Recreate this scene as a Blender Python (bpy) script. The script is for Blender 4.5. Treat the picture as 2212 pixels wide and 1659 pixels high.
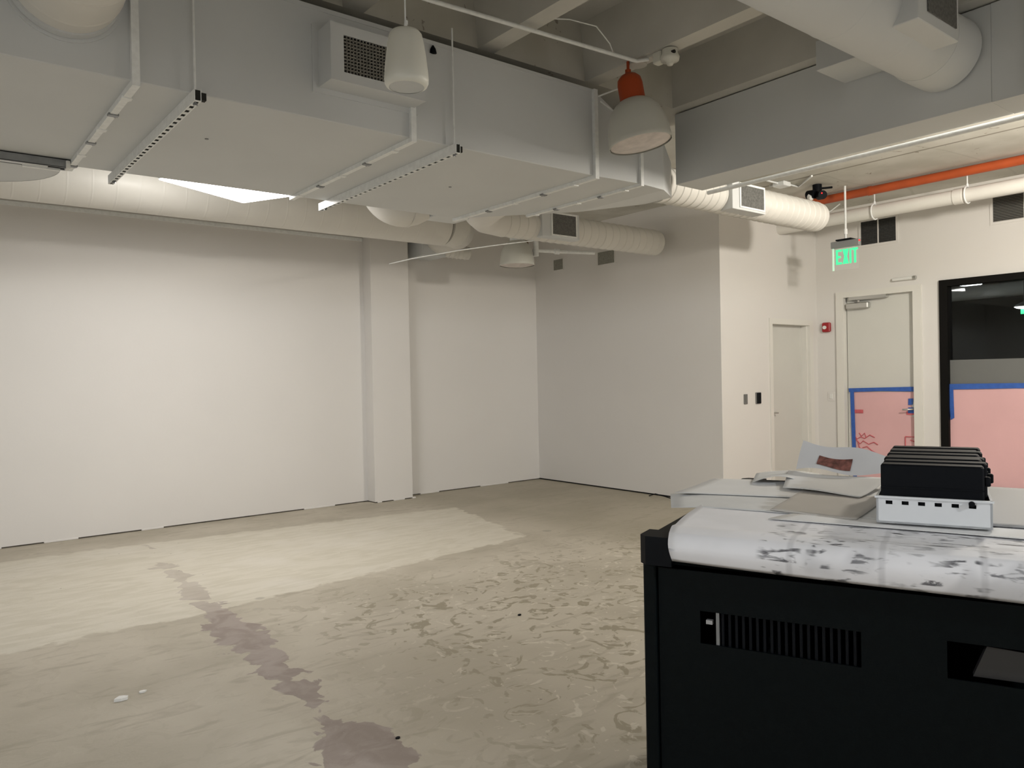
import bpy, math, random
from mathutils import Vector, Matrix
random.seed(4)
PI = math.pi
# ------------------------------------------------------------------ scene, camera
for o in list(bpy.data.objects): bpy.data.objects.remove(o)
S = bpy.context.scene
COL = S.collection
S.view_settings.view_transform = 'Standard'
S.view_settings.look = 'None'
S.view_settings.gamma = 1.0
S.view_settings.use_curve_mapping = False
S.view_settings.exposure = 0.1
S.cycles.adaptive_threshold = 0.02; S.cycles.max_bounces = 8; S.cycles.glossy_bounces = 3; S.cycles.transmission_bounces = 6
cd = bpy.data.cameras.new('camera'); cam = bpy.data.objects.new('camera', cd); COL.objects.link(cam)
cd.sensor_width = 36.0; cd.lens = 1668.0 / 2212.0 * 36.0
cd.clip_start = 0.05; cd.clip_end = 100
RX = (0.7819, 0.0206, -0.6231); RY = (-0.6230, -0.0050, -0.7822); RZ = (-0.0196, 1.0, 0.0093)
def calrot():
    x = Vector((RX[0], RY[0], RZ[0])).normalized()
    z = Vector((RX[2], RY[2], RZ[2])); z = (z - x * z.dot(x)).normalized()
    y = z.cross(x)
    return Matrix((x, y, z)).transposed()
cam.matrix_world = Matrix.Translation((0, 0, 1.55)) @ calrot().to_4x4()
S.camera = cam
W = bpy.data.worlds.new('world'); S.world = W; W.use_nodes = True
W.node_tree.nodes['Background'].inputs[0].default_value = (0.6, 0.62, 0.65, 1)
W.node_tree.nodes['Background'].inputs[1].default_value = 0.02

# ------------------------------------------------------------------ lights of the room's lamps
def area(name, loc, size, power, col=(1, 0.94, 0.86), shape='DISK', rot=(0, 0, 0), sy=None):
    l = bpy.data.lights.new(name, 'AREA'); l.energy = power; l.color = col; l.shape = shape; l.size = size
    if sy: l.size_y = sy
    o = bpy.data.objects.new(name, l); o.location = loc; o.rotation_euler = rot; COL.objects.link(o); return o
PAN_C = (2.166, 6.365); PAN_A = math.radians(28); PAN_Z = 3.2   # the lit panel's diffuser is its own light
LAMPS = [(6.7, 1.5, 3.20, 400, (1, .93, .82)), (2.4, -2.6, 2.93, 410, (.93, .965, 1)), (-2.6, 1.2, 2.93, 350, (.93, .965, 1)), (1.8, 6.9, 3.42, 19, (1, .96, .90))]
for i, (x, y, z, p, c) in enumerate(LAMPS):
    l = bpy.data.lights.new('bulb_light', 'SPOT' if i in (1, 2) else 'POINT'); l.energy = p; l.color = c; l.shadow_soft_size = (.16, .09, .09, .05)[i]
    if i in (1, 2): l.spot_size = PI; l.spot_blend = .06
    o = bpy.data.objects.new('bulb_light', l); o.location = (x, y, z - (.055, .02, .02, .03)[i]); COL.objects.link(o)

# ------------------------------------------------------------------ materials
def mat(name, col, rough=0.6, metal=0.0, noise=None, bump=None, emit=None, spec=0.5):
    m = bpy.data.materials.new(name); m.use_nodes = True
    nt = m.node_tree; b = nt.nodes['Principled BSDF']
    b.inputs['Base Color'].default_value = (*col, 1); b.inputs['Roughness'].default_value = rough
    b.inputs['Metallic'].default_value = metal; b.inputs['Specular IOR Level'].default_value = spec
    tc = nt.nodes.new('ShaderNodeTexCoord')
    if noise:
        sc, amt = noise[0], noise[1]
        n = nt.nodes.new('ShaderNodeTexNoise'); n.inputs['Scale'].default_value = sc; n.inputs['Detail'].default_value = 5
        nt.links.new(tc.outputs['Object'], n.inputs['Vector'])
        r = nt.nodes.new('ShaderNodeValToRGB')
        r.color_ramp.elements[0].position = 0.3; r.color_ramp.elements[1].position = 0.7
        r.color_ramp.elements[0].color = (*[c * (1 - amt) for c in col], 1)
        r.color_ramp.elements[1].color = (*[min(1, c * (1 + amt)) for c in col], 1)
        nt.links.new(n.outputs['Fac'], r.inputs['Fac']); nt.links.new(r.outputs['Color'], b.inputs['Base Color'])
    if bump:
        n2 = nt.nodes.new('ShaderNodeTexNoise'); n2.inputs['Scale'].default_value = bump[0]; n2.inputs['Detail'].default_value = 6
        nt.links.new(tc.outputs['Object'], n2.inputs['Vector'])
        bp = nt.nodes.new('ShaderNodeBump'); bp.inputs['Strength'].default_value = bump[1]; bp.inputs['Distance'].default_value = 0.01
        nt.links.new(n2.outputs['Fac'], bp.inputs['Height']); nt.links.new(bp.outputs['Normal'], b.inputs['Normal'])
    if emit:
        b.inputs['Emission Color'].default_value = (*emit[0], 1); b.inputs['Emission Strength'].default_value = emit[1]
    return m
WALL = mat('wall_paint', (.76, .74, .715), .7, noise=(.9, .015), bump=(60, .05))
DUCT = mat('duct_paint', (.66, .68, .69), .65, noise=(1.3, .03), bump=(4, .04))
SPIRAL = mat('spiral_duct_paint', (.74, .725, .685), .45, noise=(3, .03))
STEEL = mat('painted_bracket', (.87, .89, .89), .5, noise=(30, .06))
CEIL = mat('ceiling_concrete_paint', (.60, .59, .555), .75, noise=(2.2, .07), bump=(14, .25))
DARKIN = mat('dark_gap', (.02, .02, .018), .9)
GAPM = mat('wall_gap', (.16, .145, .12), .9, noise=(9, .5))
GALV = mat('galvanised_steel', (.27, .28, .29), .45, .6, noise=(12, .15))
FRAMEW = mat('door_frame_paint', (.77, .755, .71), .4)
LEAF = mat('door_leaf_paint', (.66, .655, .615), .45, noise=(2, .02))
CHROME = mat('satin_metal', (.55, .55, .53), .3, .8)
BLACK = mat('black_powder_coat', (.0014, .0032, .0038), .55, noise=(40, .15), bump=(300, .05), spec=.11)
BLACKP = mat('black_plastic', (.0035, .0045, .0065), .55, spec=.12)
BLACKF = mat('black_window_frame', (.004, .0035, .003), .6, spec=.15)
ORANGE = mat('orange_pipe_paint', (.42, .075, .018), .45, noise=(6, .12))
ORANGE2 = mat('orange_canister', (.40, .055, .006), .5, noise=(5, .06))
LAMPW = mat('lamp_enamel', (.60, .60, .55), .4)
LENS = mat('lamp_lens', (.66, .60, .57), .45, noise=(14, .14))
LENSON = mat('lit_lens', (.9, .9, .9), .5, emit=((1, .95, .88), 9))
SPK = mat('speaker_shell', (.74, .74, .68), .45)
GRD = mat('grille_dark', (.012, .012, .012), .8)
GRB = mat('grille_blade', (.30, .29, .26), .5)
GRL = mat('register_mesh', (.125, .125, .118), .7, noise=(60, .3))
VENTG = mat('dusty_vent', (.27, .265, .23), .7, noise=(60, .2))
RED = mat('alarm_red', (.35, .015, .02), .4)
WPL = mat('white_plastic', (.80, .80, .78), .4)
GRAYP = mat('gray_plastic', (.17, .17, .165), .5)
SIGNG = mat('sign_housing', (.26, .27, .27), .4)
TAPE = mat('blue_tape', (.035, .115, .44), .55, noise=(20, .12))
TAPE2 = mat('yellow_tint_paper', (.70, .66, .58), .7)
PINK = mat('pink_paper', (.76, .46, .47), .8, noise=(1.6, .05))
REDINK = mat('red_marker', (.62, .13, .15), .7)
FROST = mat('frosted_film', (.165, .17, .165), .6, spec=.2)
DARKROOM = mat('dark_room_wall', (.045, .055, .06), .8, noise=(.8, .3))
GREEN = mat('sign_green', (.02, .3, .12), .5, emit=((.07, 1.0, .36), 1.0))
REDLED = mat('red_led', (.8, .02, .02), .5, emit=((1, .02, .02), 2.0))
TRAYW = mat('tray_white', (.76, .78, .80), .4)
PAPER = mat('sheet_paper', (.76, .76, .755), .75, noise=(4, .04))
PAPER2 = mat('trace_paper', (.68, .685, .68), .75, noise=(6, .05))
PAPER3 = mat('envelope_paper', (.66, .66, .67), .7, noise=(5, .04))
KRAFT = mat('card_paper', (.60, .57, .53), .75, noise=(5, .03))
BRED = mat('brown_print', (.19, .075, .06), .7, noise=(50, .5))
CARDG = mat('gray_card', (.38, .38, .385), .6)

def glass():
    m = bpy.data.materials.new('window_glass'); m.use_nodes = True
    b = m.node_tree.nodes['Principled BSDF']
    b.inputs['Base Color'].default_value = (.86, .92, .92, 1); b.inputs['Roughness'].default_value = .02
    b.inputs['Transmission Weight'].default_value = 1.0; b.inputs['IOR'].default_value = 1.45
    return m
GLASS = glass()
def acrylic():
    m = bpy.data.materials.new('clear_acrylic'); m.use_nodes = True
    nt = m.node_tree; b = nt.nodes['Principled BSDF']
    b.inputs['Base Color'].default_value = (.95, 1, .96, 1); b.inputs['Roughness'].default_value = .05
    b.inputs['Alpha'].default_value = .06
    return m
ACRYL = acrylic()

def nd(nt, t, **kw):
    n = nt.nodes.new(t)
    for k, v in kw.items(): setattr(n, k, v)
    return n
def mth(nt, op, a, b=None, c=None, clamp=False):
    n = nt.nodes.new('ShaderNodeMath'); n.operation = op; n.use_clamp = clamp
    for i, v in enumerate((a, b, c)):
        if v is None: continue
        if isinstance(v, (int, float)): n.inputs[i].default_value = v
        else: nt.links.new(v, n.inputs[i])
    return n.outputs[0]
def sstep(nt, v, lo, hi):
    n = nt.nodes.new('ShaderNodeMapRange'); n.interpolation_type = 'SMOOTHSTEP'
    nt.links.new(v, n.inputs[0]); n.inputs[1].default_value = lo; n.inputs[2].default_value = hi
    return n.outputs[0]
def noise(nt, vec, sc, det=4, dist=0.0, rough=.5):
    n = nt.nodes.new('ShaderNodeTexNoise'); n.inputs['Scale'].default_value = sc; n.inputs['Detail'].default_value = det
    n.inputs['Distortion'].default_value = dist; n.inputs['Roughness'].default_value = rough
    nt.links.new(vec, n.inputs['Vector']); return n.outputs['Fac']
def mixc(nt, f, a, b):
    n = nt.nodes.new('ShaderNodeMix'); n.data_type = 'RGBA'
    if isinstance(f, (int, float)): n.inputs[0].default_value = f
    else: nt.links.new(f, n.inputs[0])
    for i, v in ((6, a), (7, b)):
        if isinstance(v, tuple): n.inputs[i].default_value = (*v, 1)
        else: nt.links.new(v, n.inputs[i])
    return n.outputs[2]

def floor_material():
    m = bpy.data.materials.new('floor_concrete'); m.use_nodes = True
    nt = m.node_tree; b = nt.nodes['Principled BSDF']
    tc = nd(nt, 'ShaderNodeTexCoord'); P = tc.outputs['Object']
    sx = nd(nt, 'ShaderNodeSeparateXYZ'); nt.links.new(P, sx.inputs[0]); X, Y = sx.outputs[0], sx.outputs[1]
    n1 = noise(nt, P, 1.1, 3); n2 = noise(nt, P, 5.0, 5, 1.2); n3 = noise(nt, P, 5.5, 4, 2.0); n4 = noise(nt, P, 60, 4)
    mp = nd(nt, 'ShaderNodeMapping'); mp.inputs['Rotation'].default_value = (0, 0, .35); mp.inputs['Scale'].default_value = (1.2, 4.2, 1)
    nt.links.new(P, mp.inputs['Vector']); n5 = noise(nt, mp.outputs[0], 2.2, 5, 1.4)
    # base
    c = mixc(nt, sstep(nt, n1, .35, .65), (0.435, 0.395, 0.319), (0.531, 0.485, 0.403))
    c = mixc(nt, mth(nt, 'MULTIPLY', sstep(nt, n5, .52, .70), .55), c, (0.352, 0.315, 0.247))
    # trowel scuffs, stronger on the right
    reg = mth(nt, 'MULTIPLY', sstep(nt, X, 1.5, 2.6), mth(nt, 'SUBTRACT', 1.0, sstep(nt, Y, 4.6, 5.6)))
    reg = mth(nt, 'ADD', mth(nt, 'MULTIPLY', reg, .8), .12)
    c = mixc(nt, mth(nt, 'MULTIPLY', sstep(nt, n3, .56, .62), reg), c, (0.310, 0.275, 0.202))
    n6 = noise(nt, P, 5.0, 5, 3.0)
    c = mixc(nt, mth(nt, 'MULTIPLY', mth(nt, 'MULTIPLY', sstep(nt, n6, .60, .66), reg), .7), c, (0.649, 0.603, 0.514))
    # far corner, greener
    far = mth(nt, 'MULTIPLY', sstep(nt, X, 4.7, 5.6), .45)
    c = mixc(nt, far, c, (0.324, 0.295, 0.221))
    # light skim patch
    wob = mth(nt, 'MULTIPLY', mth(nt, 'SUBTRACT', n2, .5), .22)
    Xw = mth(nt, 'ADD', X, wob); Yw = mth(nt, 'ADD', Y, wob)
    over = mth(nt, 'MAXIMUM', mth(nt, 'SUBTRACT', X, 1.5), 0.0)
    lo = mth(nt, 'ADD', mth(nt, 'MULTIPLY', over, .125), 5.35)
    hi = mth(nt, 'SUBTRACT', 8.15, mth(nt, 'MULTIPLY', over, .12))
    d1 = mth(nt, 'SUBTRACT', Yw, lo); d2 = mth(nt, 'SUBTRACT', hi, Yw)
    d3 = mth(nt, 'SUBTRACT', mth(nt, 'ADD', 4.72, mth(nt, 'MULTIPLY', mth(nt, 'SUBTRACT', Y, 5.7), .25)), Xw)
    pm = mth(nt, 'MULTIPLY', mth(nt, 'MULTIPLY', sstep(nt, d1, -.01, .035), sstep(nt, d2, -.03, .08)), sstep(nt, d3, -.01, .04))
    pc = mixc(nt, sstep(nt, n5, .36, .68), (0.648, 0.608, 0.519), (0.582, 0.543, 0.450))
    pc = mixc(nt, mth(nt, 'MULTIPLY', sstep(nt, n1, .5, .7), .5), pc, (0.696, 0.661, 0.593))
    c = mixc(nt, pm, c, pc)
    # ring spots along the patch edge
    vo = nd(nt, 'ShaderNodeTexVoronoi'); vo.inputs['Scale'].default_value = 2.2; nt.links.new(P, vo.inputs['Vector'])
    spot = mth(nt, 'SUBTRACT', 1.0, sstep(nt, vo.outputs['Distance'], .09, .13))
    c = mixc(nt, mth(nt, 'MULTIPLY', spot, mth(nt, 'MULTIPLY', mth(nt, 'SUBTRACT', 1.0, sstep(nt, mth(nt, 'ABSOLUTE', d1), .1, .35)), .45)), c, (.26, .24, .20))
    # purple adhesive trail
    xc = mth(nt, 'ADD', mth(nt, 'MULTIPLY', mth(nt, 'SUBTRACT', Y, 2.8), .068), 1.47)
    xc = mth(nt, 'ADD', xc, mth(nt, 'MULTIPLY', mth(nt, 'SUBTRACT', noise(nt, P, 1.3, 1), .5), .25))
    dx = mth(nt, 'ABSOLUTE', mth(nt, 'SUBTRACT', X, xc))
    cr = nd(nt, 'ShaderNodeValToRGB'); e = cr.color_ramp.elements
    pts = [(0, .22), (.27, .20), (.31, .16), (.335, .02), (.345, .05), (.355, .0), (.375, .07), (.40, .08), (.43, .11), (.50, .12), (.56, .08), (.62, .04), (.70, .06), (.73, -.05), (.80, .0), (.83, -.05)]
    while len(e) < len(pts): e.new(.5)
    for k, (p, v) in enumerate(pts): e[k].position = p; 
    for k, (p, v) in enumerate(pts): v += .1; e[k].color = (v, v, v, 1)
    nt.links.new(mth(nt, 'DIVIDE', Y, 10.0), cr.inputs['Fac'])
    ed = mth(nt, 'MULTIPLY', mth(nt, 'SUBTRACT', noise(nt, P, 4.5, 4, .8), .5), .42)
    ws = nd(nt, 'ShaderNodeSeparateColor'); nt.links.new(cr.outputs['Color'], ws.inputs[0])
    sd = mth(nt, 'SUBTRACT', mth(nt, 'ADD', mth(nt, 'SUBTRACT', ws.outputs[0], .1), ed), dx)
    sm = mth(nt, 'MULTIPLY', sstep(nt, sd, .0, .012), mth(nt, 'SUBTRACT', 1.0, sstep(nt, Y, 7.9, 8.2)))
    fade = mth(nt, 'SUBTRACT', 1.0, mth(nt, 'MULTIPLY', sstep(nt, Y, 4.9, 6.2), .55))
    stc = mixc(nt, sstep(nt, n2, .4, .62), (0.256, 0.204, 0.186), (0.344, 0.288, 0.270))
    c = mixc(nt, mth(nt, 'MULTIPLY', mth(nt, 'MULTIPLY', sm, fade), .8), c, stc)
    # fine grain and small specks
    c = mixc(nt, mth(nt, 'MULTIPLY', sstep(nt, n4, .66, .74), .25), c, (.62, .60, .55))
    vs = nd(nt, 'ShaderNodeTexVoronoi'); vs.inputs['Scale'].default_value = 3.5; nt.links.new(P, vs.inputs['Vector'])
    c = mixc(nt, mth(nt, 'MULTIPLY', mth(nt, 'SUBTRACT', 1.0, sstep(nt, vs.outputs['Distance'], .02, .035)), .6), c, (.12, .10, .085))
    nt.links.new(c, b.inputs['Base Color'])
    b.inputs['Roughness'].default_value = .62; b.inputs['Specular IOR Level'].default_value = .35
    bp = nd(nt, 'ShaderNodeBump'); bp.inputs['Strength'].default_value = .25; bp.inputs['Distance'].default_value = .01
    nt.links.new(mth(nt, 'ADD', n3, mth(nt, 'MULTIPLY', n4, .4)), bp.inputs['Height']); nt.links.new(bp.outputs['Normal'], b.inputs['Normal'])
    return m
FLOOR = floor_material()

def slab_material():
    m = bpy.data.materials.new('board_marked_concrete'); m.use_nodes = True
    nt = m.node_tree; b = nt.nodes['Principled BSDF']
    tc = nd(nt, 'ShaderNodeTexCoord'); P = tc.outputs['Object']
    sx = nd(nt, 'ShaderNodeSeparateXYZ'); nt.links.new(P, sx.inputs[0]); X, Y = sx.outputs[0], sx.outputs[1]
    c = mixc(nt, sstep(nt, noise(nt, P, 1.8, 5), .35, .65), (.50, .485, .43), (.60, .585, .535))
    # board joints
    seam = mth(nt, 'ABSOLUTE', mth(nt, 'SUBTRACT', X, 7.75)); c = mixc(nt, mth(nt, 'MULTIPLY', mth(nt, 'SUBTRACT', 1.0, sstep(nt, seam, .012, .022)), .75), c, (.17, .15, .11))
    s2 = mth(nt, 'PINGPONG', mth(nt, 'ADD', Y, noise(nt, P, .6, 1)), .62)
    c = mixc(nt, mth(nt, 'MULTIPLY', mth(nt, 'SUBTRACT', 1.0, sstep(nt, s2, .006, .02)), .22), c, (.3, .29, .25))
    chips = noise(nt, P, 11, 3, 1.5)
    c = mixc(nt, mth(nt, 'MULTIPLY', sstep(nt, chips, .68, .72), .75), c, (.22, .18, .14))
    nt.links.new(c, b.inputs['Base Color']); b.inputs['Roughness'].default_value = .8
    return m
SLAB = slab_material()

def drawing_material():
    m = bpy.data.materials.new('printed_drawing'); m.use_nodes = True
    nt = m.node_tree; b = nt.nodes['Principled BSDF']
    tc = nd(nt, 'ShaderNodeTexCoord'); P = tc.outputs['Object']
    sx = nd(nt, 'ShaderNodeSeparateXYZ'); nt.links.new(P, sx.inputs[0]); X, Y = sx.outputs[0], sx.outputs[1]
    base = mixc(nt, sstep(nt, noise(nt, P, 5, 3), .4, .6), (.80, .80, .825), (.84, .84, .87))
    mp = nd(nt, 'ShaderNodeMapping'); mp.inputs['Scale'].default_value = (1, 4.5, 4.5); nt.links.new(P, mp.inputs['Vector'])
    ink = noise(nt, mp.outputs[0], 14, 4, .6); cl = noise(nt, P, 17, 2); big = noise(nt, P, 3.4, 2)
    reg = mth(nt, 'MULTIPLY', sstep(nt, X, .33, .36), sstep(nt, big, .36, .5))
    f = mth(nt, 'MULTIPLY', mth(nt, 'MULTIPLY', sstep(nt, ink, .50, .60), sstep(nt, cl, .44, .54)), reg)
    c = mixc(nt, mth(nt, 'MULTIPLY', f, .9), base, (.05, .05, .06))
    g = mth(nt, 'MULTIPLY', sstep(nt, noise(nt, P, 6, 2), .5, .62), reg)
    c = mixc(nt, mth(nt, 'MULTIPLY', g, .35), c, (.38, .38, .40))
    # column lines of the title blocks
    ln = mth(nt, 'PINGPONG', mth(nt, 'ADD', X, .02), .11)
    c = mixc(nt, mth(nt, 'MULTIPLY', mth(nt, 'MULTIPLY', mth(nt, 'SUBTRACT', 1.0, sstep(nt, ln, .003, .012)), sstep(nt, X, .33, .35)), .28), c, (.3, .3, .32))
    nt.links.new(c, b.inputs['Base Color']); b.inputs['Roughness'].default_value = .7
    return m
DRAWING = drawing_material()

# ------------------------------------------------------------------ mesh builder
I4 = Matrix.Identity(4)
class M:
    def __init__(s, T=None): s.v = []; s.f = []; s.sm = []; s.T = T or I4
    def add(s, vs, fs, smooth=False, T=None):
        b = len(s.v); T = s.T @ T if T is not None else s.T
        s.v += [T @ Vector(p) for p in vs]
        for f in fs: s.f.append([b + i for i in f]); s.sm.append(smooth)
        return s
    def box(s, a, b, T=None, bev=0.0):
        x0, x1 = sorted((a[0], b[0])); y0, y1 = sorted((a[1], b[1])); z0, z1 = sorted((a[2], b[2]))
        if bev <= 0:
            vs = [(x0, y0, z0), (x1, y0, z0), (x1, y1, z0), (x0, y1, z0), (x0, y0, z1), (x1, y0, z1), (x1, y1, z1), (x0, y1, z1)]
            return s.add(vs, [(0, 3, 2, 1), (4, 5, 6, 7), (0, 1, 5, 4), (1, 2, 6, 5), (2, 3, 7, 6), (3, 0, 4, 7)], False, T)
        e = min(bev, (x1 - x0) / 2.01, (y1 - y0) / 2.01, (z1 - z0) / 2.01)
        def ring(z, i): return [(x0 + i + e * (i == 0), y0 + i, z), (x1 - i - e * (i == 0), y0 + i, z), (x1 - i, y0 + i + e * (i == 0), z), (x1 - i, y1 - i - e * (i == 0), z), (x1 - i - e * (i == 0), y1 - i, z), (x0 + i + e * (i == 0), y1 - i, z), (x0 + i, y1 - i - e * (i == 0), z), (x0 + i, y0 + i + e * (i == 0), z)]
        def oct_(z, k):
            i = k; c = e
            return [(x0 + i + c, y0 + i, z), (x1 - i - c, y0 + i, z), (x1 - i, y0 + i + c, z), (x1 - i, y1 - i - c, z), (x1 - i - c, y1 - i, z), (x0 + i + c, y1 - i, z), (x0 + i, y1 - i - c, z), (x0 + i, y0 + i + c, z)]
        h = e * .99
        hx = min(h, (x1 - x0) / 2 - e * 1.0 - 1e-5, (y1 - y0) / 2 - e - 1e-5); hx = max(hx, 0)
        rings = [oct_(z0, hx), oct_(z0 + e, 0), oct_(z1 - e, 0), oct_(z1, hx)]
        vs = sum(rings, []); fs = [tuple(range(7, -1, -1)), tuple(range(24, 32))]
        for r in range(3):
            for i in range(8): j = (i + 1) % 8; fs.append((r * 8 + i, r * 8 + j, r * 8 + 8 + j, r * 8 + 8 + i))
        return s.add(vs, fs, False, T)
    def hexa(s, p, T=None):   # eight corners: bottom four CCW, then top four
        return s.add(p, [(0, 3, 2, 1), (4, 5, 6, 7), (0, 1, 5, 4), (1, 2, 6, 5), (2, 3, 7, 6), (3, 0, 4, 7)], False, T)
    def tube(s, pts, rad, seg=16, caps=True, T=None, smooth=True):
        pts = [Vector(p) for p in pts]; n = len(pts)
        rs = rad if isinstance(rad, (list, tuple)) else [rad] * n
        tang = []
        for i in range(n):
            a = pts[i] - pts[i - 1] if i else pts[1] - pts[0]
            b = pts[i + 1] - pts[i] if i < n - 1 else pts[-1] - pts[-2]
            t = (a.normalized() + b.normalized()) if a.length > 1e-9 and b.length > 1e-9 else (a if a.length > b.length else b)
            tang.append(t.normalized())
        up = Vector((0, 0, 1)) if abs(tang[0].z) < .9 else Vector((1, 0, 0))
        nrm = (up - tang[0] * up.dot(tang[0])).normalized()
        vs = []
        for i in range(n):
            nrm = (nrm - tang[i] * nrm.dot(tang[i])).normalized(); bi = tang[i].cross(nrm)
            for k in range(seg):
                a = 2 * PI * k / seg; vs.append(pts[i] + (nrm * math.cos(a) + bi * math.sin(a)) * rs[i])
        fs = []
        for i in range(n - 1):
            for k in range(seg):
                j = (k + 1) % seg; fs.append((i * seg + k, i * seg + j, (i + 1) * seg + j, (i + 1) * seg + k))
        s.add(vs, fs, smooth, T)
        if caps:
            s.add(vs[:seg], [tuple(range(seg - 1, -1, -1))], False, T); s.add(vs[-seg:], [tuple(range(seg))], False, T)
        return s
    def lathe(s, prof, seg=32, T=None, smooth=True):
        vs = [];
        for r, z in prof:
            for k in range(seg):
                a = 2 * PI * k / seg; vs.append((r * math.cos(a), r * math.sin(a), z))
        fs = []
        for i in range(len(prof) - 1):
            for k in range(seg):
                j = (k + 1) % seg; fs.append((i * seg + k, i * seg + j, (i + 1) * seg + j, (i + 1) * seg + k))
        return s.add(vs, fs, smooth, T)
    def disc(s, r, z, seg=32, T=None, flip=False):
        vs = [(r * math.cos(2 * PI * k / seg), r * math.sin(2 * PI * k / seg), z) for k in range(seg)]
        return s.add(vs, [tuple(range(seg - 1, -1, -1)) if flip else tuple(range(seg))], False, T)
    def prism(s, poly, fn, T=None):   # poly: 2D points, fn(p, t) with t 0/1 gives 3D
        n = len(poly); vs = [fn(p, 0) for p in poly] + [fn(p, 1) for p in poly]
        fs = [tuple(range(n - 1, -1, -1)), tuple(range(n, 2 * n))]
        for i in range(n): j = (i + 1) % n; fs.append((i, j, n + j, n + i))
        return s.add(vs, fs, False, T)
    def grid(s, nx, ny, fn, thick=0.0, T=None, smooth=True):
        vs = [fn(i / nx, j / ny) for j in range(ny + 1) for i in range(nx + 1)]
        fs = [(j * (nx + 1) + i, j * (nx + 1) + i + 1, (j + 1) * (nx + 1) + i + 1, (j + 1) * (nx + 1) + i) for j in range(ny) for i in range(nx)]
        if thick:
            b = len(vs); vs2 = [Vector(v) - Vector((0, 0, thick)) for v in vs]
            vs = [Vector(v) for v in vs] + vs2
            fs += [tuple(b + k for k in reversed(f)) for f in list(fs)]
            bd = [i for i in range(nx + 1)] + [(j) * (nx + 1) + nx for j in range(1, ny + 1)] + [ny * (nx + 1) + i for i in range(nx - 1, -1, -1)] + [j * (nx + 1) for j in range(ny - 1, 0, -1)]
            for k in range(len(bd)): a, c = bd[k], bd[(k + 1) % len(bd)]; fs.append((c, a, a + b, c + b))
        return s.add(vs, fs, smooth, T)
    def build(s, name, m, parent=None, origin=None, rot=None):
        me = bpy.data.meshes.new(name); o = bpy.data.objects.new(name, me); COL.objects.link(o)
        if parent is not None:
            bpy.context.view_layer.update()
            inv = parent.matrix_world.inverted(); vs = [inv @ p for p in s.v]; o.parent = parent
        else:
            if origin is None:
                xs = [p.x for p in s.v]; ys = [p.y for p in s.v]; zs = [p.z for p in s.v]
                origin = ((min(xs) + max(xs)) / 2, (min(ys) + max(ys)) / 2, min(zs))
            mw = Matrix.Translation(origin) @ (rot or I4); o.matrix_world = mw; inv = mw.inverted(); vs = [inv @ p for p in s.v]
        me.from_pydata([tuple(p) for p in vs], [], s.f)
        for p, q in zip(me.polygons, s.sm): p.use_smooth = q
        me.materials.append(m); me.validate(); me.update()
        return o
def tag(o, label=None, cat=None, group=None, kind=None):
    if label: o['label'] = label
    if cat: o['category'] = cat
    if group: o['group'] = group
    if kind: o['kind'] = kind
    return o
def empty(name, loc, label=None, cat=None, group=None, kind=None, rot=None):
    o = bpy.data.objects.new(name, None); COL.objects.link(o); o.empty_display_size = .1
    o.matrix_world = Matrix.Translation(loc) @ (rot or I4)
    return tag(o, label, cat, group, kind)
def struct(o, label=None):
    return tag(o, label, 'structure' if False else None, kind='structure')
def dup(root, loc, label, group=None):
    r = root.copy(); COL.objects.link(r); r.location = loc; r['label'] = label
    if group: r['group'] = group
    for c in root.children:
        d = c.copy(); COL.objects.link(d); d.parent = r
        for g in c.children:
            e = g.copy(); COL.objects.link(e); e.parent = d
    return r
RZm = lambda a: Matrix.Rotation(a, 4, 'Z')

def yframe(m_, x0, x1, z0, z1, y0, y1, w, bottom=True, wt=None):
    wt = wt or w
    m_.box((x0, y0, z0), (x0 + w, y1, z1 - wt)); m_.box((x1 - w, y0, z0), (x1, y1, z1 - wt)); m_.box((x0, y0, z1 - wt), (x1, y1, z1))
    if bottom: m_.box((x0 + w, y0, z0), (x1 - w, y1, z0 + wt))
def xframe(m_, y0, y1, z0, z1, x0, x1, w, bottom=True, wt=None):
    wt = wt or w
    m_.box((x0, y0, z0), (x1, y0 + w, z1 - wt)); m_.box((x0, y1 - w, z0), (x1, y1, z1 - wt)); m_.box((x0, y0, z1 - wt), (x1, y1, z1))
    if bottom: m_.box((x0, y0 + w, z0), (x1, y1 - w, z0 + wt))
# ------------------------------------------------------------------ room shell
XD = 9.65; YB = 5.54; XG = 7.55; YL = 8.83; YN = 8.86; ZC = 3.65
XW0 = -5.0; YW0 = -5.0
f = M(); f.box((XW0 - .2, YW0 - .2, -.1), (17, 9.2, 0)); struct(f.build('floor', FLOOR, origin=(0, 0, 0)))
# ceiling: solid band at 3.65, joists and recessed slab before it
c = M()
c.box((5.02, YW0, ZC), (XD + .2, 3.98, ZC + .5)); struct(c.build('ceiling', SLAB, origin=(0, 0, 0)))
c = M(); c.box((XW0, 3.98, ZC), (XD + .2, YN + .2, ZC + .5)); struct(c.build('ceiling', SLAB, origin=(0, 0, 0)))
s2 = M(); s2.box((XW0, YW0, ZC + .40), (5.02, 3.98, ZC + .5)); struct(s2.build('ceiling', CEIL, origin=(0, 0, 0)))
for i, xj in enumerate((-3.75, -2.8, -1.85, -.9, .1, 1.08, 2.07, 3.01, 3.955, 4.93)):
    j = M(); w0, w1 = (.065, .10) if i < 9 else (.08, .09)
    j.hexa([(xj - w0, YW0, ZC), (xj + w0, YW0, ZC), (xj + w0, 3.98, ZC), (xj - w0, 3.98, ZC), (xj - w1, YW0, ZC + .41), (xj + w1, YW0, ZC + .41), (xj + w1, 3.98, ZC + .41), (xj - w1, 3.98, ZC + .41)])
    struct(j.build('ceiling_joist', CEIL))
G0 = .014
w = M(); w.box((XW0, YL, G0), (4.70, YL + .15, ZC)); struct(w.build('wall_left', WALL))
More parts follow.
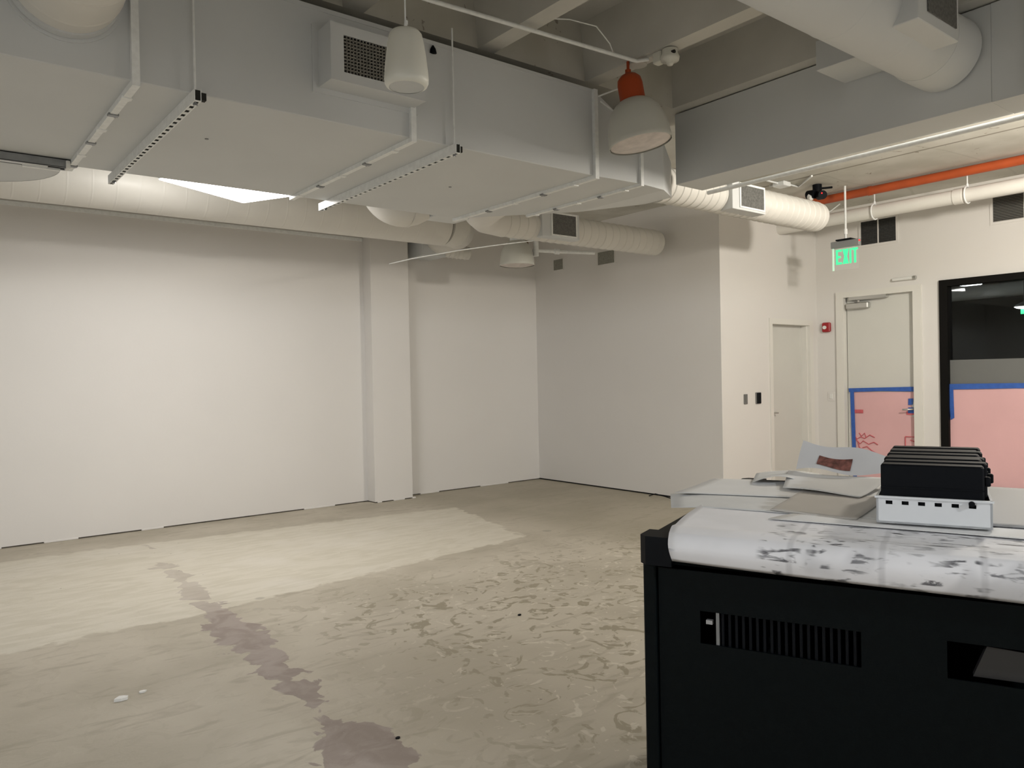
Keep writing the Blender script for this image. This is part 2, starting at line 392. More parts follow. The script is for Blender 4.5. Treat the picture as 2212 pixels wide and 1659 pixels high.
w = M(); w.box((4.655, 8.64, G0), (5.20, YN + .15, ZC)); struct(w.build('wall_pilaster', WALL))
w = M(); w.box((5.20, YN, G0), (XG + .15, YN + .15, ZC)); struct(w.build('wall_niche', WALL))
# block between niche and small door: gray side wall and the wall with the keypads
w = M(); w.box((XG, YB + .14, G0 + .006), (XG + .12, YN + .1, ZC)); struct(w.build('wall_side', WALL))
D2 = (8.555, 9.50, 2.19)   # small door opening x0, x1, top
w = M()
w.box((XG, YB, 0), (D2[0], YB + .14, ZC)); w.box((D2[1], YB, 0), (XD + .1, YB + .14, ZC)); w.box((D2[0], YB, D2[2]), (D2[1], YB + .14, ZC))
struct(w.build('wall_back', WALL))
E1 = (4.235, 5.20, 2.52)   # exit door opening y0, y1, top
WN = (1.2, 3.975, 0.12, 2.585)   # window y0, y1, z0, z1
w = M(); t = .14
w.box((XD, E1[1], 0), (XD + t, YB + .14, ZC)); w.box((XD, E1[0], E1[2]), (XD + t, E1[1], ZC)); w.box((XD, WN[1], 0), (XD + t, E1[0], ZC))
w.box((XD, WN[0], WN[3]), (XD + t, WN[1], ZC)); w.box((XD, WN[0], 0), (XD + t, WN[1], WN[2])); w.box((XD, YW0, 0), (XD + t, WN[0], ZC))
struct(w.build('wall_right', WALL))
w = M(); w.box((XW0 - .15, YW0, 0), (XW0, YL + .1, ZC + .4)); struct(w.build('wall_far_left', WALL))
w = M(); w.box((XW0, YW0 - .15, 0), (XD + .1, YW0, ZC + .4)); struct(w.build('wall_near', WALL))
# dark recess below the drywall
g = M(); g.box((XW0, YL + .02, 0), (4.70, YL + .1, .02)); struct(g.build('trim_1', GAPM))
g = M(); g.box((4.675, 8.66, 0), (5.18, 8.8, .02)); struct(g.build('trim_2', GAPM))
g = M(); g.box((5.20, YN + .02, 0), (XG, YN + .1, .02)); struct(g.build('trim_3', GAPM))
g = M(); g.box((XG + .02, YB + .15, 0), (XG + .1, YN, .025)); struct(g.build('trim_4', DARKIN))
# crumbs of cement filling parts of the gap
for k, (x, y, l) in enumerate([(.3, YL, .9), (1.25, YL, .3), (2.1, YL, .22), (4.0, YL, .4), (4.72, 8.64, .06), (5.0, 8.64, .16), (5.22, 8.64, .05), (5.6, YN, .3), (6.7, YN, .5)]):
    g = M(); g.box((x - l / 2, y - .006, 0), (x + l / 2, y + .03, G0 + .004), bev=.003); struct(g.build('trim_5', WALL))

# ------------------------------------------------------------------ doors
d2 = empty('door_2', ((D2[0] + D2[1]) / 2, YB, 0), 'plain narrow off-white door beside the black keypad', kind='structure')
m_ = M(); fw = .05
m_.box((D2[0] - .03, YB - .018, 0), (D2[0] + .03, YB + .12, D2[2] - .04))
m_.box((D2[1] - .055, YB - .018, 0), (D2[1] + .03, YB + .12, D2[2] - .04)); m_.box((D2[1] - .085, YB + .02, 0), (D2[1] - .055, YB + .12, D2[2] - .04))
m_.box((D2[0] - .03, YB - .018, D2[2] - .04), (D2[1] + .03, YB + .12, D2[2] + .03)); m_.build('door_frame', FRAMEW, d2)
m_ = M(); m_.box((D2[0] + .03, YB + .095, .01), (D2[1] - .085, YB + .12, D2[2] - .04), bev=.002); leaf2 = m_.build('door_leaf', LEAF, d2)
m_ = M(); m_.tube([(8.64, YB + .095, 1.03), (8.64, YB + .04, 1.03), (8.76, YB + .035, 1.025)], .010, 8); m_.box((8.62, YB + .085, 1.0), (8.665, YB + .095, 1.06)); m_.build('door_handle', CHROME, leaf2)
m_ = M(); m_.tube([(8.645, YB + .095, .97), (8.645, YB + .08, .97)], .015, 12); m_.build('keyhole', GRAYP, leaf2)

d1 = empty('door_1', (XD, (E1[0] + E1[1]) / 2, 0), 'tall off-white exit door with pink paper over its lower half', kind='structure')
m_ = M()
xframe(m_, E1[0] - .055, E1[1] + .055, 0, E1[2] + .045, XD - .03, XD + .13, .10, False, .075); m_.build('door_frame', FRAMEW, d1)
m_ = M(); m_.box((XD + .05, E1[0] + .04, .01), (XD + .095, E1[1] - .055, E1[2] - .03), bev=.002); leaf1 = m_.build('door_leaf', LEAF, d1)
m_ = M(); m_.box((XD - .035, 4.83, 2.335), (XD + .05, 5.12, 2.415), bev=.012); cl = m_.build('door_closer', CHROME, leaf1)
m_ = M(); m_.box((XD - .02, 4.62, 2.445), (XD - .005, 4.98, 2.465)); m_.box((XD - .02, 4.94, 2.41), (XD + .0, 4.965, 2.465)); m_.box((XD - .03, 4.60, 2.45), (XD + .04, 5.08, 2.49)); m_.build('closer_arm', CHROME, leaf1)
m_ = M(); m_.box((XD + .035, 4.29, .96), (XD + .05, 4.335, 1.17), bev=.003); m_.tube([(XD + .04, 4.312, 1.06), (XD - .02, 4.312, 1.06), (XD - .025, 4.42, 1.055)], .011, 8); m_.build('door_handle', CHROME, leaf1)

# ------------------------------------------------------------------ window
wn = empty('window_1', (XD, 3, 0), 'black framed glass wall covered below by pink paper', kind='structure')
m_ = M(); fx0, fx1 = XD - .035, XD + .10
xframe(m_, WN[0], WN[1], WN[2], WN[3], fx0, fx1, .09, True, .075); m_.build('window_frame', BLACKF, wn)
m_ = M(); m_.box((XD + .03, WN[0] + .08, WN[2] + .06), (XD + .04, WN[1] - .08, WN[3] - .06)); m_.build('pane', GLASS, wn)
m_ = M(); m_.box((XD + .022, WN[0] + .09, .25), (XD + .027, WN[1] - .09, 1.645)); m_.build('frosted_film', FROST, wn)
# the unlit room behind the glass
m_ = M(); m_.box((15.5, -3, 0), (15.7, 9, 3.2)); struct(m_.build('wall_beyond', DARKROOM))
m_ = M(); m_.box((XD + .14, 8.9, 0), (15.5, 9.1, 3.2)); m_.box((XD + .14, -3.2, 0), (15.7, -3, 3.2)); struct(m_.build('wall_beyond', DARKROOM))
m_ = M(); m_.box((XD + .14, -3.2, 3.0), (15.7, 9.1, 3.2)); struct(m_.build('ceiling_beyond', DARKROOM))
m_ = M(); m_.tube([(13.4, 6.5, 2.72), (13.6, 2.0, 2.80)], .11, 16)
tag(m_.build('round_duct', SPIRAL), 'dim round duct in the dark room behind the black framed glass', 'duct')
m_ = M(); m_.box((12.35, 4.56, 2.768), (12.5, 4.82, 2.80), bev=.01)
tag(m_.build('reflected_strip', mat('reflection_glow', (1, 1, 1), .5, emit=((.95, .98, 1), 12))), 'small glowing white strip behind the top of the glass, standing in for a reflection', 'light')  # glowing strip placed behind the pane to imitate a reflection in it
p_ = empty('pendant_lamp', (12.5, 4.02, 2.39), 'lit white dish lamp behind the glass imitating a reflection at the picture edge', 'lamp')  # stands in for a lamp reflected in the glass
m_ = M(); T = Matrix.Translation((12.5, 4.02, 2.40)); m_.lathe([(.13, 0), (.11, .03), (.05, .06), (.01, .08), (.01, .6)], 24, T); m_.build('lamp_shade', GRAYP, p_)
m_ = M(); m_.lathe([(.0, -.03), (.09, -.02), (.125, .0), (.0, .012)], 24, T); m_.build('lens', LENSON, p_)
p_ = empty('exit_sign', (12.48, 4.0, 2.27), 'green panel behind the glass imitating a reflected exit sign under the dish lamp', 'sign')  # stands in for a green sign mirrored in the glass
m_ = M(); m_.box((12.5, 3.92, 2.30), (12.52, 4.07, 2.37)); m_.build('sign_panel', GREEN, p_)

# ------------------------------------------------------------------ wall fittings on the door wall
def grille(name, x, y0, y1, z0, z1, label, cross):
    e = empty(name, (x, (y0 + y1) / 2, z0), label, 'vent')
    m_ = M(); fr = .03
    for a in ((y0 - fr, z0 - fr, y1 + fr, z0), (y0 - fr, z1, y1 + fr, z1 + fr), (y0 - fr, z0, y0, z1), (y1, z0, y1 + fr, z1)): m_.box((x - .012, a[0], a[1]), (x, a[2], a[3]))
    m_.box((x - .012, (y0 + y1) / 2 - .007, z0), (x - .002, (y0 + y1) / 2 + .007, z1)); m_.build('vent_frame', WALL, e)
    m_ = M(); m_.box((x - .003, y0, z0), (x - .0005, y1, z1)); m_.build('vent_backing', GRD, e)
    m_ = M(); n = int((z1 - z0) / .017)
    for k in range(n):
        z = z0 + (k + .5) * (z1 - z0) / n
        m_.hexa([(x - .011, y0, z - .004), (x - .0105, y0, z - .003), (x - .0105, y1, z - .003), (x - .011, y1, z - .004), (x - .004, y0, z + .003), (x - .003, y0, z + .004), (x - .003, y1, z + .004), (x - .004, y1, z + .003)])
    m_.build('vent_blades', cross, e)
grille('wall_vent', XD, 4.475, 4.915, 3.135, 3.43, 'dark louvred wall vent above the exit door, right behind the exit sign', GRL)
grille('wall_vent', XD, 2.78, 3.40, 3.175, 3.45, 'dark louvred wall vent above the glass at the right picture edge', GRB)
p_ = empty('fire_alarm', (XD, 5.38, 2.06), 'red wall alarm box with white lens beside the exit door', 'alarm')
m_ = M(); m_.box((XD - .05, 5.335, 2.06), (XD, 5.445, 2.185), bev=.01); m_.build('alarm_box', RED, p_)
m_ = M(); m_.tube([(XD - .05, 5.40, 2.12), (XD - .065, 5.40, 2.12)], .024, 16); m_.build('strobe_lens', WPL, p_)
p_ = empty('light_switch', (XD, 5.36, 1.16), 'white wall switch plate left of the exit door', 'switch')
m_ = M(); m_.box((XD - .008, 5.30, 1.15), (XD, 5.40, 1.27), bev=.003); m_.build('switch_plate', WALL, p_)
m_ = M(); m_.box((XD - .016, 5.325, 1.175), (XD - .006, 5.37, 1.245), bev=.003); m_.build('rocker', WPL, p_)
p_ = empty('emergency_light', (XD, 4.37, 2.64), 'small white horizontal bar on the wall above the exit door', 'light')
m_ = M(); m_.tube([(XD - .03, 4.51, 2.652), (XD - .03, 4.26, 2.652)], .021, 12); m_.box((XD - .03, 4.27, 2.635), (XD, 4.50, 2.67)); m_.build('bar_housing', WPL, p_)
m_ = M(); m_.tube([(XD - .03, 4.27, 2.652), (XD - .03, 4.235, 2.652)], .024, 12); m_.build('end_cap', CHROME, p_)
p_ = empty('keypad', (8.0, YB, 1.19), 'small grey wall plate left of the black card reader', 'switch')
m_ = M(); m_.box((7.975, YB - .012, 1.165), (8.045, YB, 1.285), bev=.004); m_.build('plate', GRAYP, p_)
m_ = M(); m_.box((7.995, YB - .018, 1.19), (8.025, YB - .010, 1.26), bev=.003); m_.build('rocker', GRAYP, p_)
p_ = empty('card_reader', (8.26, YB, 1.17), 'black wall card reader on pale strip beside the narrow door', 'reader')
m_ = M(); m_.box((8.215, YB - .012, 1.16), (8.325, YB, 1.30), bev=.003); m_.build('mount_plate', GRAYP, p_)
m_ = M(); m_.box((8.23, YB - .03, 1.165), (8.305, YB - .012, 1.295), bev=.008); m_.build('reader_body', BLACKP, p_)

# ------------------------------------------------------------------ pink paper and blue tape
def sheet(name, x, pts, mt, label, cat, group=None, th=.003):
    m_ = M(); m_.prism(pts, lambda p, k: (x - th * k, p[0], p[1])); o = m_.build(name, mt); return tag(o, label, cat, group)
pd = empty('pink_paper', (XD + .04, 4.7, .05), 'pink protective paper with red scribbles taped over the lower exit door', 'paper')
m_ = M()
def pf(u, v): return (XD + .044 - .006 * math.sin(u * 7) * math.sin(v * 5) * .5, 5.10 - u * .82, .06 + v * 1.21)
m_.grid(14, 14, pf, smooth=True); m_.add([pf(i / 4, 0) for i in range(5)], []); m_.build('paper_sheet', PINK, pd)
def stroke(pl, r=.006, x=XD + .037):
    m_ = M(); m_.tube([(x, a, b) for a, b in pl], r, 5); return m_
for pl in [[(5.06, .70), (5.03, .66), (4.98, .69), (4.93, .67), (4.86, .72), (4.80, .69)], [(5.05, .66), (4.99, .60), (4.95, .64), (4.88, .60), (4.81, .63), (4.76, .60)], [(5.0, .74), (4.97, .70), (4.93, .74), (4.91, .69)],
           [(5.02, .63), (5.0, .55), (4.93, .52), (4.88, .45), (4.80, .42)], [(4.96, .55), (4.90, .57), (4.84, .52), (4.78, .49)], [(4.42, .72), (4.26, .72), (4.26, .71)], [(4.42, .72), (4.42, .60)], [(4.36, .68), (4.30, .66)]]:
    stroke(pl).build('red_scribble', REDINK, pd)
m_ = M()
for k in range(5): m_.box((XD + .034, 5.055 - k * .022, 1.0), (XD + .037, 5.055 - k * .022 - .017, 1.035))
m_.box((XD + .036, 5.06, .995), (XD + .038, 4.945, 1.04)); m_.build('red_print', REDINK, pd)
T0 = XD + .033
sheet('blue_tape', T0, [(5.125, 1.265), (5.13, 1.315), (4.24, 1.335), (4.245, 1.275), (4.7, 1.28)], TAPE, 'blue masking tape along the top of the exit door paper', 'tape', 'blue tape on the pink papers')
sheet('blue_tape', T0 + .001, [(5.11, 1.27), (5.06, 1.275), (5.035, .1), (5.085, .1)], TAPE, 'blue masking tape down the left edge of the exit door paper', 'tape', 'blue tape on the pink papers')
sheet('blue_tape', T0, [(4.375, 1.11), (4.32, 1.115), (4.315, 1.19), (4.372, 1.188)], TAPE, 'short blue tape patch above the exit door handle', 'tape', 'blue tape on the pink papers')
sheet('blue_tape', T0, [(4.38, 1.01), (4.31, 1.01), (4.31, 1.08), (4.375, 1.08)], TAPE, 'short blue tape patch below the exit door handle', 'tape', 'blue tape on the pink papers')
m_ = M(); m_.box((T0 + .001, 4.27, .99), (T0 + .004, 4.40, 1.03)); m_.build('red_print', REDINK, pd)
pw = M(); pw.grid(16, 14, lambda u, v: (XD + .012 - .004 * math.sin(u * 9 + v * 3), 3.875 + .035 * (1 - v) * (v < .75) - u * 1.6, .14 + v * 1.175))
o = pw.build('pink_paper', PINK); tag(o, 'pink protective paper over the lower part of the black framed glass', 'paper')
sheet('blue_tape', XD + .004, [(3.905, 1.30), (3.90, 1.365), (3.2, 1.372), (2.3, 1.365), (2.3, 1.30), (3.2, 1.315)], TAPE, 'blue masking tape along the top of the paper on the glass', 'tape', 'blue tape on the pink papers')
sheet('blue_tape', XD + .002, [(3.90, 1.34), (3.845, 1.335), (3.838, .97), (3.878, .945)], TAPE, 'blue masking tape down the left edge of the paper on the glass', 'tape', 'blue tape on the pink papers')

# ------------------------------------------------------------------ exit sign
ES = empty('exit_sign', (8.5, 4.51, 2.69), 'green glowing exit sign hanging above the tall door', 'sign')
m_ = M(); m_.box((8.475, 4.345, 2.955), (8.525, 4.680, 3.03), bev=.004); m_.build('sign_housing', SIGNG, ES)
m_ = M(); m_.box((8.44, 4.42, 3.03), (8.56, 4.60, 3.045)); m_.build('canopy_plate', BLACKP, ES)
m_ = M(); m_.tube([(8.5, 4.51, 3.04), (8.5, 4.51, 3.65)], .012, 10); m_.tube([(8.5, 4.51, 3.10), (8.5, 4.51, 3.16)], .02, 10); m_.build('stem', STEEL, ES)
m_ = M(); m_.box((8.497, 4.36, 2.70), (8.503, 4.67, 2.955)); pn = m_.build('clear_panel', ACRYL, ES)
m_ = M(); m_.box((8.494, 4.655, 2.70), (8.506, 4.672, 2.955)); m_.build('lit_edge', mat('edge_glow', (.7, .85, .75), .4, emit=((.4, .9, .6), .35)), pn)
m_ = M(); m_.box((8.472, 4.337, 3.0), (8.49, 4.345, 3.015)); m_.build('status_light', REDLED, ES)
lw = [('E', 0), ('X', 1), ('I', 2), ('T', 3)]
def let(ch, y0, z0, w, h):
    t = w * .34; P = []
    if ch == 'E': P = [[(0, 0), (w, 0), (w, t), (t, t), (t, h / 2 - t / 2), (w * .8, h / 2 - t / 2), (w * .8, h / 2 + t / 2), (t, h / 2 + t / 2), (t, h - t), (w, h - t), (w, h), (0, h)]]
    if ch == 'X': P = [[(0, 0), (t * 1.3, 0), (w, h), (w - t * 1.3, h)], [(w - t * 1.3, 0), (w, 0), (t * 1.3, h), (0, h)]]
    if ch == 'I': P = [[(0, 0), (w, 0), (w, h), (0, h)]]
    if ch == 'T': P = [[(w / 2 - t / 2, 0), (w / 2 + t / 2, 0), (w / 2 + t / 2, h), (w / 2 - t / 2, h)], [(0, h - t), (w, h - t), (w, h), (0, h)]]
    m_ = M()
    for k, pl in enumerate(P): m_.prism(pl, lambda p, k2: (8.4955 - .002 * k - .002 * k2, y0 - p[0], z0 + p[1]))
    return m_
yy = 4.628
for ch, wd in (('E', .072), ('X', .074), ('I', .022), ('T', .070)):
    o = let(ch, yy, 2.765, wd, .17).build('sign_letter', GREEN, pn); yy -= wd + .008

# ------------------------------------------------------------------ main rectangular duct
YF, YBK, ZB, ZT = 3.872, 5.60, 2.95, 3.55
MD = empty('rectangular_duct', (2.0, 4.7, ZB), 'big pale grey rectangular duct hanging across the room with strut supports', 'duct')
xs = [(-4.2, .885), (.895, 2.37), (2.38, 3.86)]
for a, b_ in xs:
    m_ = M(); m_.box((a, YF, ZB), (b_, YBK, ZT), bev=.004); m_.build('duct_section', DUCT, MD)
m_ = M()
m_.hexa([(3.87, YF, ZB), (4.30, YF - .03, ZB), (4.30, 5.13, ZB), (3.87, YBK, ZB), (3.87, YF, ZT), (4.30, YF - .03, 3.30), (4.30, 5.13, 3.30), (3.87, YBK, ZT)]); m_.build('reducer_section', DUCT, MD)
m_ = M(); m_.hexa([(4.31, YF - .03, ZB), (4.60, YF, ZB), (4.60, 4.80, ZB), (4.31, 5.12, ZB), (4.31, YF - .03, 3.30), (4.60, YF, 3.32), (4.60, 4.80, 3.32), (4.31, 5.12, 3.30)]); m_.build('duct_section', DUCT, MD)
m_ = M(); m_.hexa([(4.60, YF, ZB), (5.16, 4.26, 3.04), (5.16, 4.56, 3.04), (4.60, 4.80, ZB), (4.60, YF, 3.32), (5.16, 4.26, 3.33), (5.16, 4.56, 3.33), (4.60, 4.80, 3.32)]); m_.build('transition_section', DUCT, MD)
def flange(x, yf, yb, zb, zt, wd=.03, clips=6, h=.028):
    m_ = M(); a, b_ = x - wd / 2, x + wd / 2
    m_.box((a, yf - h, zb), (b_, yf, zt)); m_.box((a, yf - h, zb - h), (b_, yb + h, zb)); m_.box((a, yb, zb), (b_, yb + h, zt))
    fl = m_.build('flange', STEEL, MD)
    for k in range(clips):
        y = yf + (k + .6) * (yb - yf) / clips
        m_ = M(); m_.box((a - .008, y - .018, zb - h - .006), (b_ + .008, y + .018, zb - h + .006), bev=.002); m_.box((b_ - .006, y + .02, zb - h - .002), (b_ + .003, y + .04, zb - .004)); m_.build('cleat', GALV if k % 2 else STEEL, fl)
    return fl
flange(.89, YF, YBK, ZB, ZT, .034, 6); flange(2.375, YF, YBK, ZB, ZT, .034, 5, .026); flange(3.865, YF, YBK, ZB, ZT, .034, 5, .026); flange(4.305, YF - .03, 5.13, ZB, 3.30, .03, 5, .02)
m_ = M(); m_.lathe([(.0, 0), (.022, .004), (.016, .03), (.004, .05)], 12, Matrix.Translation((2.53, YF - .006, 3.475)) @ Matrix.Rotation(0, 4, 'X')); m_.build('black_plug', BLACKP, MD)
for q in ((1.42, 4.55), (3.2, 4.7)): m_ = M(); m_.tube([(*q, ZB + .004), (*q, ZB - .004)], .011, 10); m_.build('rivet', GALV, MD)
m_ = M(); m_.box((.9, YF - .003, ZT - .02), (3.86, YF + .01, ZT + .004)); m_.build('top_seam', DUCT, MD)

def strut(x, label, y0=3.80, y1=5.72):
    t = empty('trapeze_hanger', (x, 4.7, ZB - .045), label, 'bracket', 'strut hangers under the big duct')
    m_ = M(); w_ = .016; zb, zt = ZB - .0575, ZB - .0005
    m_.box((x - w_, y0, zb + .003), (x - w_ + .003, y1, zt)); m_.box((x + w_ - .003, y0, zb + .003), (x + w_, y1, zt))
    m_.box((x - w_, y0, zb), (x - w_ + .006, y1, zb + .003)); m_.box((x + w_ - .006, y0, zb), (x + w_, y1, zb + .003))
    n = 27
    for k in range(n + 1):
        y = y0 + k * (y1 - y0) / n; m_.box((x - w_ + .006, max(y0, y - .017), zb), (x + w_ - .006, min(y1, y + .017), zb + .003))
    ch = m_.build('strut_channel', STEEL, t)
    m_ = M(); m_.box((x - .0125, y0 + .004, zb + .006), (x + .0125, y1 - .004, zt - .004)); m_.build('painted_inner_shade', DARKIN, ch)  # near-black block paints the shade inside the channel so the slots read dark
    for yy in (YF - .03, YBK + .03):
        m_ = M(); m_.tube([(x, yy, zb - .012), (x, yy, ZC)], .0055, 8); rd = m_.build('threaded_rod', STEEL, t)
        m_ = M(); m_.tube([(x, yy, zb - .010), (x, yy, zb)], .011, 6); m_.build('nut', GALV, rd)
    m_ = M(); m_.box((x + .022, YF - .05, zb + .016), (x + .046, YF - .02, zt - .006)); m_.build('clamp', DARKIN, t)
strut(1.15, 'white slotted strut under the big duct, nearer the left flange')
strut(2.652, 'white slotted strut under the big duct, beside the middle flange')
rl = empty('strut_rail', (-.5, 5.47, 2.90), 'grey metal rail at the left edge below the big duct, above white disc', 'rail')
m_ = M(); m_.box((-2.5, 5.44, 2.895), (.86, 5.443, 2.945)); m_.box((-2.5, 5.517, 2.895), (.86, 5.52, 2.945)); m_.box((-2.5, 5.44, 2.895), (.86, 5.455, 2.898)); m_.box((-2.5, 5.505, 2.895), (.86, 5.52, 2.898)); m_.box((-2.5, 5.44, 2.942), (.86, 5.52, 2.945)); m_.build('rail_channel', GALV, rl)
m_ = M(); m_.box((-2.5, 5.45, 2.889), (.75, 5.47, 2.895)); m_.box((.62, 5.475, 2.88), (.82, 5.50, 2.893)); m_.build('rail_cover', STEEL, rl)
m_ = M(); m_.box((.845, 5.43, 2.89), (.87, 5.50, 2.94), bev=.004); m_.build('end_cap', WPL, rl)
dk = empty('ceiling_disc', (.30, 6.75, 3.05), 'large flat white round unit cut by the left picture edge', 'light')
T = Matrix.Translation((.33, 6.38, 3.09)); m_ = M(); m_.lathe([(.62, 0), (.63, .015), (.61, .10), (.55, .16), (.1, .2), (.02, .22), (.02, .55)], 56, T); m_.build('disc_body', DUCT, dk)
m_ = M(); m_.disc(.62, 0.002, 56, T, True); m_.build('disc_face', DUCT, dk)

# supply register on the duct front
RG = empty('duct_register', (2.1, YF, 3.12), 'square grille box on the front of the big duct behind the speaker', 'vent')
m_ = M(); y0, y1 = YF - .155, YF; gx0, gx1, gz0, gz1 = 1.875, 2.30, 3.17, 3.365; bx0, bx1, bz0, bz1 = 1.80, 2.38, 3.12, 3.42
yframe(m_, bx0, bx1, bz0, bz1, y0 + .01, y1, .01)
m_.box((bx0, y0, bz0), (gx0, y0 + .01, bz1)); m_.box((gx1, y0, bz0), (bx1, y0 + .01, bz1)); m_.box((gx0, y0, bz0), (gx1, y0 + .01, gz0)); m_.box((gx0, y0, gz1), (gx1, y0 + .01, bz1)); m_.build('register_box', DUCT, RG)
m_ = M(); m_.box((bx0 - .035, YF - .006, bz0 - .03), (bx1 + .035, YF, bz1 + .03)); m_.build('mounting_collar', DUCT, RG)
m_ = M(); n = 22
for k in range(1, n): x = gx0 + k * (gx1 - gx0) / n; m_.box((x - .0018, y0 + .001, gz0), (x + .0018, y0 + .02, gz1))
n = 11
for k in range(1, n): z = gz0 + k * (gz1 - gz0) / n; m_.box((gx0, y0 + .001, z - .0022), (gx1, y0 + .018, z + .0022))
m_.build('eggcrate_grille', GRB, RG)
m_ = M(); m_.box((gx0, y0 + .022, gz0), (gx1, y0 + .026, gz1)); m_.build('dark_backing', GRD, RG)

# ------------------------------------------------------------------ round ducts
def ribbed(p0, p1, r, pitch=.11, amp=.0045, seg=40):
    p0, p1 = Vector(p0), Vector(p1); L = (p1 - p0).length; d = (p1 - p0) / L; pts = []; rs = []; s_ = 0
    pts.append(p0); rs.append(r); s_ = pitch / 2
    while s_ < L - .02:
        for o_, a in ((-.013, 0), (-.007, 0), (-.003, amp), (.003, amp), (.007, 0), (.013, 0)): pts.append(p0 + d * (s_ + o_)); rs.append(r + a)
        s_ += pitch
    pts.append(p1); rs.append(r); return pts, rs
def arc(p, q, c, n=10):   # quadratic bend from p to q with corner c
    p, q, c = Vector(p), Vector(q), Vector(c)
    return [p * (1 - t) ** 2 + c * 2 * t * (1 - t) + q * t * t for t in [k / n for k in range(n + 1)]]
# near take-off on the duct front, top left
TK = empty('round_duct', (.62, 3.6, 3.08), 'fat white round duct joining the big duct at the top left corner', 'duct')
m_ = M(); pts, rs = ribbed((.608, YF - .03, 3.305), (.62, 1.9, 3.32), .222, .22, .004, 48); m_.tube(pts, rs, 48); m_.build('duct_pipe', SPIRAL, TK)
m_ = M(); m_.tube([(.608, YF + .0, 3.305), (.608, YF - .010, 3.305)], .245, 48); m_.tube([(.608, YF - .012, 3.305), (.608, YF - .06, 3.305)], .230, 48); m_.build('collar', DUCT, TK)
# long round duct along the left wall
LW = empty('round_duct', (1, 7.9, 3.18), 'long fat white round duct running along the top of the left wall', 'duct')
m_ = M(); pts, rs = ribbed((-4.5, 7.9, 3.405), (5.25, 7.9, 3.405), .235, .20, .0012); m_.tube(pts, rs, 56); m_.build('duct_pipe', SPIRAL, LW)
m_ = M(); pts = arc((5.25, 7.9, 3.41), (5.60, 8.26, 3.41), (5.60, 7.9, 3.41), 3); m_.tube(pts, [.236] * 4, 48, smooth=False); m_.build('elbow', SPIRAL, LW)
for k in (1, 2):
    m_ = M(); a = pts[k]; b_ = pts[k + 1] if k < 3 else pts[k]; d = (pts[k + 1] - pts[k - 1]).normalized(); m_.tube([a - d * .006, a + d * .006], .2385, 48); m_.build('elbow_seam', SPIRAL, LW)
m_ = M(); m_.tube([pts[-1], (5.60, 8.85, 3.41)], .235, 48); m_.build('duct_pipe', SPIRAL, LW)
m_ = M(); m_.box((-4.9, YL - .012, 3.30), (4.65, YL, 3.34)); tag(m_.build('wall_rail', STEEL), 'thin pale rail along the left wall below the round duct', 'rail')
# small box and flexible piece on the niche wall under the elbow
BX = LW
m_ = M(); m_.box((5.33, 8.48, 3.14), (5.68, 8.84, 3.36), bev=.006); m_.build('sheet_metal_box', DUCT, BX)
m_ = M(); pts, rs = ribbed((5.68, 8.55, 3.24), (6.05, 8.48, 3.22), .085, .06, .008, 20); m_.tube(pts, rs, 20); m_.build('flexible_duct', SPIRAL, BX)
# small duct with elbow behind the big duct
SD = empty('round_duct', (3.6, 6.1, 2.95), 'short white duct with a round elbow just behind the big duct', 'duct')
m_ = M(); m_.box((3.70, 5.635, 2.965), (4.04, 5.88, 3.18), bev=.006); m_.build('flat_section', DUCT, SD)
m_ = M(); m_.tube(arc((3.56, 5.90, 3.05), (3.30, 6.0, 3.32), (3.30, 5.95, 3.02), 12) + [Vector((3.30, 6.0, 3.64))], .158, 32); m_.build('elbow', SPIRAL, SD)
m_ = M(); m_.tube([(3.54, 5.905, 3.05), (3.63, 5.87, 3.06), (3.72, 5.80, 3.07)], [.158, .145, .105], 32); m_.build('reducer', SPIRAL, SD)
for q in ((3.56, 5.90),):
    m_ = M(); m_.tube([(q[0] - .006, q[1], 3.05), (q[0] + .006, q[1], 3.05)], .161, 32); m_.build('seam_band', SPIRAL, SD)
# L branch
LB = empty('round_duct', (6, 6.35, 3.02), 'ribbed white round duct with grille box, nearer the left wall', 'duct')
m_ = M(); m_.tube([(4.12, 5.30, 3.16), (4.30, 5.72, 3.165), (4.50, 6.08, 3.17), (4.70, 6.28, 3.17), (4.95, 6.36, 3.17)], [.205, .19, .17, .158, .155], 32); m_.build('transition', SPIRAL, LB)
m_ = M(); pts, rs = ribbed((4.93, 6.36, 3.17), (7.38, 6.36, 3.17), .151, .115, .007, 32); m_.tube(pts, rs, 32); m_.lathe([(0, .05), (.08, .04), (.13, .02), (.152, 0)], 32, Matrix.Translation((7.38, 6.36, 3.17)) @ Matrix.Rotation(PI / 2, 4, 'Y')); m_.build('duct_pipe', SPIRAL, LB)
def gbox(par, x0, x1, yc, z0, z1, gx0, gx1, dep):
    y = yc - dep; m_ = M(); m_.box((x0, y, z0), (x1, yc, z1), bev=.004); b_ = m_.build('grille_box', DUCT, par)
    m_ = M(); m_.box((gx0, y - .006, z0 + .035), (gx1, y - .001, z1 - .025)); g_ = m_.build('grille_face', GRL, par)
    m_ = M(); e = .018
    for a in ((gx0 - e, z0 + .02, gx1 + e, z0 + .035), (gx0 - e, z1 - .025, gx1 + e, z1 - .008), (gx0 - e, z0 + .035, gx0, z1 - .025), (gx1, z0 + .035, gx1 + e, z1 - .025)): m_.box((a[0], y - .010, a[1]), (a[2], y, a[3]))
    m_.build('grille_frame', STEEL, par)
gbox(LB, 5.38, 5.92, 6.36, 3.035, 3.315, 5.52, 5.86, .175)
